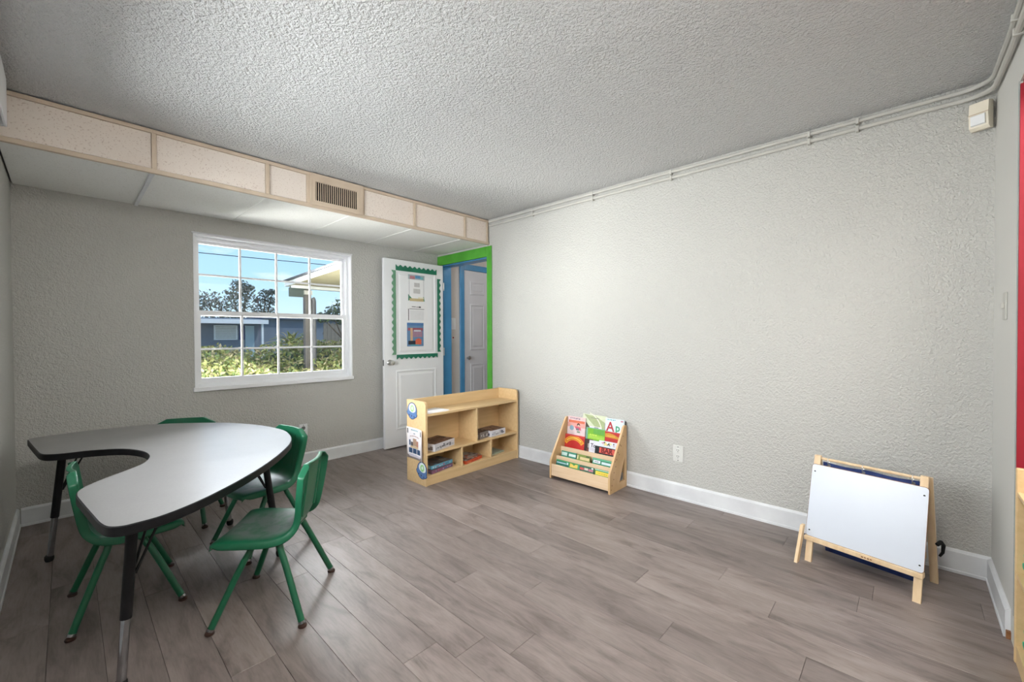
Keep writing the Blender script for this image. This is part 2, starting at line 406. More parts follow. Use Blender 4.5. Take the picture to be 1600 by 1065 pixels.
# baseboards
def base_prof(h=.114, t=.015): return [(0,0),(t+.004,0),(t+.004,.012),(t,.016),(t,h-.012),(t*.55,h-.003),(t*.3,h),(0,h)]
def baseboard(name, p0, p1, nrm):
    p0, p1, n = Vector(p0), Vector(p1), Vector(nrm); vs = []
    pr = base_prof()
    for p in (p0, p1):
        for (a, z) in pr: vs.append((p.x + n.x*a, p.y + n.y*a, z))
    m = len(pr); fs = [(i, (i+1)%m, m+(i+1)%m, m+i) for i in range(m)] + [tuple(range(m)), tuple(range(2*m-1, m-1, -1))]
    return struct(build(name, MB().add(vs, fs), M_base, smooth=False))
baseboard('baseboard_back', (XL+.02, YW, 0), (2.985, YW, 0), (0,-1,0))
baseboard('baseboard_right', (XR, YF+.0, 0), (XR, 3.112, 0), (-1,0,0))
baseboard('baseboard_left', (XL, YF+.02, 0), (XL, YW, 0), (1,0,0))
bf = baseboard('baseboard_front', (fx+.07, YF, 0), (XR-.02, YF, 0), (0,1,0))
build('cut_end', MB().box(fx+.055, fx+.0695, YF+.0005, YF+.013, .001, .03), M_knot, bf)

# doorway casing: green on the room side, blue lining towards the hall
g = struct(empty('trim_2', (XR, dy0, 0)))
def wpart(name, mb, mat, root, sm=False):
    l = root.location
    mb.v = [(a-l.x, b-l.y, c-l.z) for a,b,c in mb.v]
    return build(name, mb, mat, root, sm)
wpart('casing', MB().bbox(XR-.014, XR-.0005, dy0-.068, dy0, 0, ZS-.018, .002), M_green_trim, g)
wpart('header', MB().bbox(XR-.013, XR-.0005, dy0+.0005, YW-.002, dz1-.012, ZS-.018, .002), M_green_trim, g)
wpart('jamb', MB().box(XR-.0004, XR+T, dy0, dy0+.012, 0, dz1-.0125), M_green_trim, g)
b_ = struct(empty('trim_3', (XR, dy1, 0)))
wpart('jamb', MB().box(XR+.006, XR+T+.004, dy1-.02, dy1-.0005, 0, dz1-.0135), M_blue_trim, b_)
wpart('head_lining', MB().box(XR+.006, XR+T+.004, dy0+.013, dy1-.021, dz1-.026, dz1-.0135), M_blue_trim, b_)
wpart('casing', MB().box(XR+T+.0005, XR+T+.016, dy1-.0004, YW-.002, 0, 2.06), M_blue_trim, b_)

# ---------------------------------------------------------------- soffit over the window
so = thing('soffit', 'boxed soffit with cream speckled panels running above the window', 'soffit', (1.4, YS, ZS))
def sp(name, mb, mat): return wpart(name, mb, mat, so)
ST = 2.372
strips = [.358, .947, 1.213, 1.631, 2.114, 2.694, 2.990]
sw = .011
sp('top_rail', MB().bbox(XL+.002, XR-.002, YS-.004, YS+.02, ST-.022, ST, .002), M_tan)
sp('bottom_rail', MB().bbox(XL+.002, XR-.002, YS-.004, YS+.02, ZS-.004, ZS+.02, .002), M_tan)
for x in strips: sp('upright', MB().bbox(x-sw, x+sw, YS-.0035, YS+.018, ZS+.0202, ST-.0222, .0015), M_tan)
ed = [XL] + strips
for i in range(len(ed)-1):
    a, b = ed[i] + (sw if i else .002), ed[i+1] - sw
    if i == 3: continue      # the vent sits here
    tilt = .002 * ((i*7) % 3)
    sp('panel', MB().bbox(a+.001, b-.001, YS+.003+tilt, YS+.016, ZS+.021, ST-.023, .002), M_fascia)
sp('duct_liner', MB().box(1.226, 1.618, YS+.03, YS+.034, ZS+.021, ST-.023), M_dark)
tx = [XL+.002, .352, .95, 1.545, 2.115, 2.675, XR-.002]
for i in range(len(tx)-1):
    sp('ceiling_tile', MB().bbox(tx[i]+.006, tx[i+1]-.006, YS+.022, YW-.004, ZS+.004, ZS+.016, .003), M_tile)
for x in tx[1:-1]:
    sp('tee_bar', MB().bbox(x-.010, x+.010, YS+.022, YW-.004, ZS-(.006 if x < .5 else -.0005), ZS+.0038, .001), M_tile if x > .5 else M_base)
# louvred vent in the soffit face
v = thing('air_vent', 'cream louvred air vent set in the soffit face', 'air vent', (1.42, YS-.004, ZS))
mb = MB(); mb.prism([(1.222,ZS+.012),(1.624,ZS+.012),(1.624,ST-.004),(1.222,ST-.004)], 'Y', YS-.016, YS-.006, [[(1.256,ZS+.045),(1.256,ST-.062),(1.578,ST-.062),(1.578,ZS+.045)]])
wpart('frame', mb, M_tan, v)
wpart('rim', MB().prism([(1.242,ZS+.031),(1.592,ZS+.031),(1.592,ST-.048),(1.242,ST-.048)], 'Y', YS-.020, YS-.016, [[(1.256,ZS+.045),(1.256,ST-.062),(1.578,ST-.062),(1.578,ZS+.045)]]), M_tan, v)
wpart('backing', MB().box(1.250, 1.584, YS-.0055, YS-.0045, ZS+.04, ST-.056), M_dark, v)
for i in range(21):
    x = 1.264 + i*(.322-.012)/20
    wpart('slat', MB().box(x-.0024, x+.0024, YS-.0155, YS-.0125, ZS+.0455, ST-.0625), M_tan, v)

# ---------------------------------------------------------------- window_1 (far wall)
w1 = struct(empty('window_1', ((wx0+wx1)/2, YW, wz0)))
def wp(name, mb, mat, par=None, sm=False):
    l = w1.location; mb.v = [(a-l.x, b-l.y, c-l.z) for a,b,c in mb.v]
    return build(name, mb, mat, par or w1, sm)
e = .0006
wp('liner', MB().prism([(wx0+e,wz0+e),(wx1-e,wz0+e),(wx1-e,wz1-e),(wx0+e,wz1-e)], 'Y', YW-.004, YW+.155, [[(wx0+.012,wz0+.014),(wx0+.012,wz1-.012),(wx1-.012,wz1-.012),(wx1-.012,wz0+.014)]]), M_vinyl)
wp('sill', MB().bbox(wx0-.012, wx1+.006, YW-.022, YW-.0045, wz0-.012, wz0+.022, .004), M_vinyl)
wp('head_strip', MB().tube([(wx0-.01, YW-.007, wz1+.004), (wx1+.004, YW-.007, wz1+.004)], .0065, 8), M_base)
ox0, ox1, oz0, oz1 = wx0+.0125, wx1-.0125, wz0+.0145, wz1-.0125
wp('outer_frame', MB().prism([(ox0,oz0),(ox1,oz0),(ox1,oz1),(ox0,oz1)], 'Y', YW+.062, YW+.150, [[(ox0+.020,oz0+.030),(ox0+.020,oz1-.024),(ox1-.020,oz1-.024),(ox1-.020,oz0+.030)]]), M_vinyl)
def sash(x0, x1, z0, z1, y0, y1, vx, hz, rail=(.03,.03), stile=.024):
    s_ = wp('sash', MB().prism([(x0,z0),(x1,z0),(x1,z1),(x0,z1)], 'Y', y0, y1, [[(x0+stile,z0+rail[0]),(x0+stile,z1-rail[1]),(x1-stile,z1-rail[1]),(x1-stile,z0+rail[0])]]), M_vinyl)
    ax, bx, az, bz = x0+stile, x1-stile, z0+rail[0], z1-rail[1]; ym = (y0+y1)/2; mw = .0075
    for x in vx: wp('muntin', MB().box(x-mw, x+mw, ym-.007, ym+.007, az+.0002, bz-.0002), M_vinyl, s_)
    xs = [ax] + list(vx) + [bx]
    for i in range(len(xs)-1):
        l_, r_ = xs[i] + (mw if i else 0) + .0002, xs[i+1] - (mw if i < len(xs)-2 else 0) - .0002
        wp('muntin', MB().box(l_, r_, ym-.007, ym+.007, hz-mw, hz+mw), M_vinyl, s_)
        for (za, zb) in ((az, hz-mw), (hz+mw, bz)):
            wp('pane', MB().box(l_, r_, ym-.0015, ym+.0015, za+.0002, zb-.0002), M_glass, s_)
VX = (1.024, 1.307, 1.597); ix0, ix1 = ox0+.0205, ox1-.0205
sash(ix0, ix1, 1.352, oz1-.0245, YW+.105, YW+.135, VX, 1.684, rail=(.034,.02), stile=.02)
sash(ix0, ix1, oz0+.0305, 1.392, YW+.070, YW+.100, VX, 1.082, rail=(.04,.036), stile=.022)
# ---------------------------------------------------------------- window_2 (left wall, beside the camera)
w2 = struct(empty('window_2', (XL, (ly0+ly1)/2, lz0)))
def w2p(name, mb, mat): return wpart(name, mb, mat, w2)
def yz(pts): return pts
w2p('frame', MB().prism([(ly0+e,lz0+e),(ly1-e,lz0+e),(ly1-e,lz1-e),(ly0+e,lz1-e)], 'X', XL-.10, XL+.004, [[(ly0+.04,lz0+.04),(ly0+.04,lz1-.04),(ly1-.04,lz1-.04),(ly1-.04,lz0+.04)]]), M_vinyl)
w2p('mullion', MB().box(XL-.08, XL-.05, (ly0+ly1)/2-.015, (ly0+ly1)/2+.015, lz0+.0402, lz1-.0402), M_vinyl)
for a, b in ((ly0+.0402, (ly0+ly1)/2-.0152), ((ly0+ly1)/2+.0152, ly1-.0402)):
    w2p('pane', MB().box(XL-.068, XL-.064, a, b, lz0+.0402, lz1-.0402), M_glass)
va = thing('blind_valance', 'white blind valance on the left wall beside the soffit', 'valance', (XL, 2.0, 2.13))
wpart('front_board', MB().bbox(XL+.044, XL+.054, .9, 2.98, 2.135, 2.35, .002), M_vinyl, va)
wpart('end_cap', MB().bbox(XL+.0005, XL+.0438, 2.97, 2.98, 2.135, 2.35, .001), M_vinyl, va)
wpart('end_cap', MB().bbox(XL+.0005, XL+.0438, .9, .91, 2.135, 2.35, .001), M_vinyl, va)
wpart('top_board', MB().box(XL+.0005, XL+.0438, .912, 2.968, 2.335, 2.349), M_vinyl, va)

# ---------------------------------------------------------------- door_1: white two-panel door folded back against the window wall
d1 = struct(empty('door_1', (2.995, 3.93, 0)))
def dp(name, mb, mat, par=None, sm=True):
    l = d1.location; mb.v = [(a-l.x, b-l.y, c-l.z) for a,b,c in mb.v]
    return build(name, mb, mat, par or d1, sm)
DX0, DX1, DY0, DY1 = 2.238, 2.992, 3.912, 3.947
dp('leaf', MB().bbox(DX0, DX1, DY0, DY1, .012, 1.988, .002), M_door)
def moulding(x0, x1, z0, z1, yf, out=.022, deep=.007):
    # raised rim and raised field, as separate rings
    mb = MB(); rings = [(0,0),(.006,-.006),(.016,-.006),(.024,-.0005),(.040,-.0005),(.055,-.005)]
    pts = []
    for (i, d) in rings: pts += [(x0+i, yf+d, z0+i),(x1-i, yf+d, z0+i),(x1-i, yf+d, z1-i),(x0+i, yf+d, z1-i)]
    fs = []
    for r_ in range(len(rings)-1):
        for j in range(4): fs.append((r_*4+j, r_*4+(j+1)%4, (r_+1)*4+(j+1)%4, (r_+1)*4+j))
    n = (len(rings)-1)*4; fs.append((n, n+1, n+2, n+3)); mb.add(pts, fs); return mb
dp('panel', moulding(2.372, 2.890, .975, 1.882, DY0-.0002), M_door, sm=False)
dp('panel', moulding(2.372, 2.890, .19, .820, DY0-.0002), M_door, sm=False)
kn = dp('knob', MB().lathe([(.004,-.062),(.022,-.060),(.027,-.05),(.026,-.04),(.014,-.03),(.011,-.012),(.011,-.006)], (2.302, DY0, .905), 'Y', 18), M_steel)
dp('rosette', MB().lathe([(.028,-.008),(.032,-.004),(.032,-.0003)], (2.302, DY0, .905), 'Y', 18), M_steel, kn)
dp('latch_plate', MB().box(DX0-.0015, DX0-.0002, DY0+.006, DY1-.006, .875, .935), M_chrome)
for z in (.25, 1.0, 1.75): dp('hinge', MB().lathe([(.006,-.045),(.006,.045)], (2.9985, DY0-.006, z), 'Z', 10), M_steel)

# scalloped green border pinned on the door
def scallop_strip(length, wid, n, amp):
    pts = [(0,0)]
    pts.append((length, 0)); m = n*8
    for i in range(m+1):
        t = 1 - i/m; pts.append((t*length, wid - amp + amp*abs(math.cos(t*n*PI))*1.0 if False else wid - amp*.5 + amp*.5*math.cos(t*n*2*PI)))
    return pts
M_border = mottled('green_foil', (.012,.14,.085), (.02,.20,.115), 9, .3, .6)
M_border_sheen = mottled('green_foil_sheen', (.11,.27,.16), (.15,.32,.20), 9, .4, .6)  # same foil, with its reflection painted in as a paler green
db = thing('door_border', 'dark green scalloped paper border framing the notices on the white door', 'border', (2.62, DY0-.01, .95))
by = DY0 - .0075
def strip(x, z, ang, ln, wid, n, mat, dy=0):
    ca, sa = math.cos(ang), math.sin(ang)
    pts = [(x + a*ca - b*sa, z + a*sa + b*ca) for a, b in scallop_strip(ln, wid, n, .020)]
    wpart('border_strip', MB().prism(pts, 'Y', by-.0012-dy, by-dy), mat, db)
strip(2.372, 1.872, 0, .525, .062, 9, M_border)
strip(2.372, .985, PI/2, .885, .050, 13, M_border_sheen, .0014)
strip(2.905, 1.83, -PI/2, .83, .048, 12, M_border)
strip(2.50, .985, PI, .125, .05, 2, M_border, .0028)
strip(2.905, .985, PI, .41, .05, 7, M_border, .0014)

# notices on the door
def notice(name, label, x0, x1, z0, z1, y=DY0-.0062):
    return thing(name, label, 'notice', ((x0+x1)/2, y, z0))
def rects(mb, L, y):
    for q_, (k_, (a, b, c, d)) in enumerate(L): mb.cur = k_; y -= .0002; mb.add([(a,y,c),(b,y,c),(b,y,d),(a,y,d)], [(0,1,2,3)])
n1 = notice('notice_sheet', 'top notice on the white door, with a colourful heading and green corners', 2.522, 2.732, 1.56, 1.85)
build('sheet', MB().box(-.105,.105,-.001,0,0,.285), M_paper, n1)
mb = MB(); rects(mb, [(0,(-.105,.105,.235,.285)), (1,(-.085,-.02,.238,.272)), (2,(-.015,.05,.248,.28)), (3,(.05,.085,.242,.27)), (4,(-.095,-.091,.02,.235)), (4,(.091,.095,.05,.235)), (5,(-.03,.04,.155,.20)), (5,(-.04,.045,.085,.135)), (6,(-.09,.09,.0,.03)), (7,(.02,.09,.03,.045))], -.0016)
mb.cur = 8; mb.add([(-.105,-.0016,.0),(-.06,-.0016,.03),(-.105,-.0016,.075)], [(0,1,2)]); mb.add([(.105,-.0016,.0),(.06,-.0016,.02),(.095,-.0016,.06)], [(0,1,2)])
build('print', mb, [col(.40,.47,.50), col(.50,.22,.26), col(.12,.30,.52), col(.2,.5,.52), col(.32,.33,.38), col(.55,.54,.54), col(.55,.45,.25), col(.8,.76,.6), col(.04,.24,.13)], n1, False)
n2 = notice('notice_sheet', 'white typed notice in the middle of the white door', 2.505, 2.765, 1.33, 1.54)
build('sheet', MB().box(-.13,.13,-.001,0,0,.205), M_paper, n2)
mb = MB(); rects(mb, [(0,(-.10,.09,.142,.148)), (0,(-.115,-.105,.02,.145))] + [(1,(-.09,.085,.03+i*.013,.034+i*.013)) for i in range(8)] + [(0,(-.07,-.02,.165,.173)), (0,(-.015,.02,.163,.17)), (2,(.02,.045,.16,.175))], -.0016)
build('print', mb, [col(.16,.15,.16), col(.58,.58,.60), col(.05,.05,.05)], n2, False)
n3 = notice('notice_sheet', 'bottom notice on the white door, a blue and red picture sheet', 2.505, 2.715, 1.07, 1.325)
build('sheet', MB().box(-.105,.105,-.001,0,0,.255), col(.14,.26,.44), n3)
mb = MB(); rects(mb, [(0,(-.095,.095,.17,.20)), (1,(-.04,.09,.10,.165)), (2,(-.065,-.035,.06,.20)), (3,(-.09,.0,.02,.06)), (4,(.0,.075,.02,.075)), (5,(-.02,.07,.16,.178)), (6,(-.105,.105,.225,.255)), (7,(-.06,.04,.005,.02))], -.0016)
mb.cur = 4; mb.lathe([(.03,-.0019),(.032,-.0017)], (.04,0,.055), 'Y', 14)
build('print', mb, [col(.35,.10,.13), col(.36,.22,.30), col(.62,.40,.25), col(.03,.035,.05), col(.62,.13,.07), col(.6,.62,.68), col(.08,.20,.42), col(.1,.36,.44)], n3, False)

# ---------------------------------------------------------------- door_2 in the hall
d2 = struct(empty('door_2', (3.8, YW, 0)))
def d2p(name, mb, mat, par=None, sm=False):
    l = d2.location; mb.v = [(a-l.x, b-l.y, c-l.z) for a,b,c in mb.v]
    return build(name, mb, mat, par or d2, sm)
d2p('leaf', MB().box(3.402, 4.20, YW-.010, YW-.0005, .01, 2.0), M_hdoor)
d2p('casing', MB().bbox(3.335, 3.400, YW-.022, YW-.0005, 0, 2.075, .003), M_blue_trim)
d2p('casing', MB().bbox(4.202, 4.268, YW-.022, YW-.0005, 0, 2.075, .003), M_blue_trim)
d2p('head_casing', MB().bbox(3.4004, 4.2016, YW-.022, YW-.0005, 2.003, 2.075, .003), M_blue_trim)
for xa in (3.50, 3.85):
    for za, zb in ((1.70,1.87), (1.00,1.58), (.2,.83)): d2p('panel', moulding(xa, xa+.25, za, zb, YW-.0102), M_hdoor)
kn = d2p('knob', MB().lathe([(.004,-.06),(.024,-.055),(.027,-.045),(.014,-.03),(.011,-.004)], (3.445, YW-.0102, .905), 'Y', 14), M_steel, sm=True)
d2p('peephole', MB().lathe([(.006,-.004),(.009,-.002),(.009,-.0002)], (3.800, YW-.0102, 1.50), 'Y', 10), M_steel)
# lamp added on the hall ceiling to light the hall
hl = thing('added_lamp', 'added round fill lamp on the hall ceiling beyond the doorway', 'lamp', (3.95, 3.1, ZC))
M_lamp = bpy.data.materials.new('hall_fill_glow'); M_lamp.use_nodes = True
nb = M_lamp.node_tree.nodes['Principled BSDF']; nb.inputs['Emission Color'].default_value = (1,.95,.88,1); nb.inputs['Emission Strength'].default_value = 22
build('diffuser', MB().lathe([(.02,-.09),(.10,-.08),(.15,-.05),(.16,-.022)], (0,0,0), 'Z', 24), M_lamp, hl)
build('base_ring', MB().lathe([(.165,-.0215),(.165,-.0005)], (0,0,0), 'Z', 24), M_white, hl)

# fill lamp added to brighten the room, above and behind the camera's view
rl = thing('added_lamp', 'added long ceiling fill lamp near the front wall', 'lamp', (.52, .30, ZC))
M_lamp2 = bpy.data.materials.new('room_fill_glow'); M_lamp2.use_nodes = True
nb = M_lamp2.node_tree.nodes['Principled BSDF']; nb.inputs['Emission Color'].default_value = (1,.985,.95,1); nb.inputs['Emission Strength'].default_value = 24
build('diffuser', MB().bbox(-.60,.60,-.14,.14,-.085,-.031,.02,2), M_lamp2, rl)
build('housing', MB().bbox(-.62,.62,-.16,.16,-.0305,-.0005,.004), M_white, rl)

al = thing('added_lamp', 'added ceiling fill lamp inside the alcove behind the cubby cabinet', 'lamp', (1.73, YF-.48, ZC))  # added to throw fill light onto the table and left wall
M_lamp3 = bpy.data.materials.new('alcove_fill_glow'); M_lamp3.use_nodes = True
nb = M_lamp3.node_tree.nodes['Principled BSDF']; nb.inputs['Emission Color'].default_value = (1,.985,.95,1); nb.inputs['Emission Strength'].default_value = 17
build('diffuser', MB().bbox(-.55,.55,-.16,.16,-.085,-.031,.02,2), M_lamp3, al)
build('housing', MB().bbox(-.57,.57,-.18,.18,-.0305,-.0005,.004), M_white, al)

# ================================================================== OBJECTS
# ---------------------------------------------------------------- horseshoe table
ANG = math.atan2(-.99245, .12266)     # direction of the end line
tb = thing('horseshoe_table', 'grey horseshoe-shaped table with black edge on height-adjustable legs', 'table', (-.0468, 2.645, 0), 0)
TA = ANG
du = Vector((math.cos(TA), math.sin(TA))); dw = Vector((-du.y, du.x))
def tl(u, w_): p = du*u + dw*w_; return (p.x, p.y)
OUT = [(.80,0),(.895,.001),(.950,.010),(.978,.034),(.986,.065),(.983,.144),(.925,.269),(.804,.44),(.659,.602),(.495,.751),(.337,.863),(.153,.938),(-.02,.968),
       (-.287,.937),(-.532,.84),(-.70,.715),(-.82,.595),(-.908,.429),(-.955,.259),(-.962,.12),(-.955,.045),(-.925,.006),(-.85,0),(-.55,0),(-.43,.003),(-.375,.022),(-.335,.075),
       (-.300,.165),(-.211,.265),(-.075,.312),(.065,.310),(.187,.265),(.264,.194),(.355,.085),(.43,.024),(.50,.003),(.60,0)]
def tpoly(off=0):
    P = [Vector(p)*.976 for p in OUT]; n = len(P); Q = []
    for i in range(n):
        p0, p1, p2, p3 = P[i-1], P[i], P[(i+1)%n], P[(i+2)%n]
        for k_ in range(4):
            t_ = k_/4; Q.append(.5*((2*p1) + (p2-p0)*t_ + (2*p0-5*p1+4*p2-p3)*t_**2 + (-p0+3*p1-3*p2+p3)*t_**3))
    if not off: return [tuple(q) for q in Q]
    m = len(Q); O_ = []
    for i in range(m):
        d_ = (Q[(i+1)%m]-Q[i-1]).normalized(); O_.append(tuple(Q[i] + Vector((-d_.y, d_.x))*off))
    return O_
TOP = .618
poly = [tl(*p) for p in tpoly(0)]; poly_in = [tl(*p) for p in tpoly(.004)]
tt = build('tabletop', MB().prism(poly_in, 'Z', TOP-.028, TOP), M_table, tb, False)
# edge band: ring between outline and slightly inset outline
n = len(poly); mb = MB(); vs = []
lev = [(poly_in, TOP-.0002), (poly, TOP-.003), (poly, TOP-.030), (poly_in, TOP-.033)]
for pl, z in lev: vs += [(p[0], p[1], z) for p in pl]
mb.add(vs, [(a*n+i, a*n+(i+1)%n, (a+1)*n+(i+1)%n, (a+1)*n+i) for a in range(3) for i in range(n)])
build('edge_band', mb, M_black, tt)
def leg(top, foot, brace_dir):
    l = tb.location; t_ = Vector(top)-l; f_ = Vector(foot)-l
    t_ = Vector((t_.x, t_.y, TOP-.034)); d_ = f_ - t_
    cut = .60
    lg = build('leg', MB().tube([t_, t_ + d_*cut], .0165, 14), M_black, tb)
    build('lower_tube', MB().tube([t_ + d_*(cut-.02), t_ + d_*.965], .0135, 14), M_chrome, lg)
    build('foot', MB().lathe([(.013,.036),(.018,.030),(.019,.016),(.015,.003),(.008,.0)], (f_.x, f_.y, 0), 'Z', 14), M_rubber, lg)
    build('mounting_plate', MB().lathe([(.032,TOP-.0335),(.032,TOP-.0375)], (t_.x, t_.y, 0), 'Z', 14), M_black, lg)
    bd = Vector(brace_dir).normalized(); a = t_ + d_*.36
    for s_ in (-1, 1):
        b2 = t_ + Vector((bd.x*.09 - bd.y*.03*s_, bd.y*.09 + bd.x*.03*s_, -.002))
        a2 = a + Vector((bd.x*.016 - bd.y*.006*s_, bd.y*.016 + bd.x*.006*s_, 0))
        build('brace', MB().tube([a, a2, b2], .0042, 8), M_black, lg)
leg((-.020, 3.245, 0), (-.076, 3.286, 0), (.9, .35))
leg((.150, 1.925, 0), (.110, 1.905, 0), (.85, .5))
leg((.715, 2.51, 0), (.774, 2.455, 0), (-.9, .35))
leg((.630, 3.05, 0), (.690, 3.09, 0), (-.9, -.35))

# ---------------------------------------------------------------- chairs
def make_chair():
    root = empty('child_chair')
    prof = [(.184,.318),(.190,.334),(.182,.346),(.158,.351),(.11,.350),(.05,.346),(-.01,.343),(-.052,.344),(-.085,.351),(-.106,.366),(-.119,.388),(-.125,.415),(-.131,.455),(-.137,.50),(-.144,.55),(-.1485,.588),(-.1495,.596),(-.1505,.603),(-.1545,.626),(-.1555,.632),(-.1558,.635)]
    hw   = [.160,.168,.172,.174,.174,.172,.168,.162,.150,.138,.130,.130,.140,.152,.160,.163,.162,.156,.112,.104,.096]
    P = [Vector((0,y,z)) for y, z in prof]; k = len(P); nv = 11
    vs = []
    for i in range(k):
        t_ = (P[min(i+1,k-1)] - P[max(i-1,0)]).normalized(); nr = Vector((0, t_.z, -t_.y))   # towards the sitter
        if nr.z < 0 and i < 6: nr = -nr
        if i >= 6 and nr.y < -.2: nr = -nr
        fl = .034 if 2 < i < k-1 else .018
        seat = max(0, 1 - i/9)
        row = []
        for j in range(nv):
            u = -1 + 2*j/(nv-1); x = u*hw[i]
            dish = (.010 if i < 9 else .016) * (u*u - .6)
            row.append(P[i] + Vector((x,0,0)) + nr*dish)
        fa = [row[0] + Vector((-.007,0,0)) - nr*.008, row[0] + Vector((-.009,0,0)) - nr*fl]
        fb = [row[-1] + Vector((.007,0,0)) - nr*.008, row[-1] + Vector((.009,0,0)) - nr*fl]
        vs += [fa[1], fa[0]] + row + [fb[0], fb[1]]
    m = nv + 4
    fs = [(i*m+j, i*m+j+1, (i+1)*m+j+1, (i+1)*m+j) for i in range(k-1) for j in range(m-1)]
    # top lip of the back, turned rearwards
    o_ = len(vs); base = (k-1)*m
    for j in range(m): vs.append(vs[base+j] + Vector((0,-.020,-.003)))
    fs += [(base+j, base+j+1, o_+j+1, o_+j) for j in range(m-1)]
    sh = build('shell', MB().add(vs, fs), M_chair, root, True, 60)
    so_ = sh.modifiers.new('thick', 'SOLIDIFY'); so_.thickness = .0045; so_.offset = -1
    sb = sh.modifiers.new('smooth', 'SUBSURF'); sb.levels = 1; sb.render_levels = 1
    # two stiffening ribs down the rear of the back, and the frame bar under the seat
    for s_ in (-1, 1):
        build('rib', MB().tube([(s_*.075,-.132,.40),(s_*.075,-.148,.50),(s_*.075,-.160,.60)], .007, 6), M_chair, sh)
    for s_ in (-1, 1):
        fr = [(s_*.10,.078,.332),(s_*.122,.045,.326),(s_*.130,.046,.300),(s_*.145,.080,.24),(s_*.196,.170,.022)]
        bk = [(s_*.10,-.085,.330),(s_*.122,-.062,.324),(s_*.130,-.062,.298),(s_*.145,-.088,.24),(s_*.200,-.170,.022)]
        for path in (fr, bk):
            p = [Vector(q) for q in path]; pts = []
            for a in range(len(p)-1):      # light smoothing of the bends
                if a == 0: pts.append(p[0])
                pts += [p[a]*.75 + p[a+1]*.25, p[a]*.25 + p[a+1]*.75]
            pts.append(p[-1])
            lg = build('leg', MB().tube(pts, .0130, 12), M_chair_leg, root)
            d_ = (p[-1]-p[-2]).normalized(); f_ = p[-1]
            build('ferrule', MB().tube([f_ - d_*.001, f_ + d_*.009], .0140, 12), M_chrome, lg)
            build('glide', MB().lathe([(.008,.0),(.0165,.001),(.0175,.005),(.0165,.009),(.010,.013)], (f_.x + d_.x*.012, f_.y + d_.y*.012, 0), 'Z', 12), M_brown_glide, lg)
    build('seat_bar', MB().tube([(-.10,.078,.331),(.10,.078,.331)], .009, 8), M_chair_leg, root); build('seat_bar', MB().tube([(-.10,-.085,.329),(.10,-.085,.329)], .009, 8), M_chair_leg, root)
    return root
ch = make_chair()
def put_chair(o, c, face, label):
    o.location = (c[0], c[1], 0); o.rotation_euler = (0, 0, math.atan2(-face[0], face[1]))
    tag(o, label, 'chair', 'green chairs around the horseshoe table')
put_chair(ch, (.636, 2.053), (-.77, .62), 'green plastic child chair nearest the camera with worn seat painted with grey sheen')
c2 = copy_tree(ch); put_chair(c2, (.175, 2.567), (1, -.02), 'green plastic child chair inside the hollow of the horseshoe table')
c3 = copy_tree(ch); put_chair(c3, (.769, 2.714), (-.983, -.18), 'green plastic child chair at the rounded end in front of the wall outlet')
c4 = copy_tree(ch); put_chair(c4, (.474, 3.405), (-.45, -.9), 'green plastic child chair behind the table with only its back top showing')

# ---------------------------------------------------------------- cubby shelf by the doorway
sh = thing('storage_shelf', 'low maple storage shelf with five open cubbies in front of doorway', 'shelf', (1.915, 2.735, 0))
SL, SD, SH, t = 1.070, .262, .662, .018
def side_poly():   # (y,z)
    return [(0,0),(SD,0),(SD,SH),(.03,SH),(.012,SH-.006),(.003,SH-.018),(0,SH-.032)]
build('side_panel', MB().prism(side_poly(), 'X', 0, t), M_maple, sh, False)
build('side_panel', MB().prism(side_poly(), 'X', SL-t, SL), M_maple, sh, False)
build('back_panel', MB().bbox(t+.0003, SL-t-.0003, SD-.014, SD-.001, .05, SH-.004, .001), M_maple, sh, False)
def board(name, x0, x1, z0, z1, y0=.004): return build(name, MB().bbox(x0, x1, y0, SD-.0145, z0, z1, .0015), M_maple, sh, False)
a, b = t+.0003, SL-t-.0003
board('top_board', a, b, .545, .563)
board('middle_board', a, b, .238, .256)
board('bottom_board', a, b, .062, .080)
board('divider', .535, .551, .2563, .5447)
board('divider', .365, .381, .0803, .2377)
board('divider', .706, .722, .0803, .2377)
build('kick_board', MB().bbox(a, b, .006, .022, 0, .0617, .0015), M_maple, sh, False)

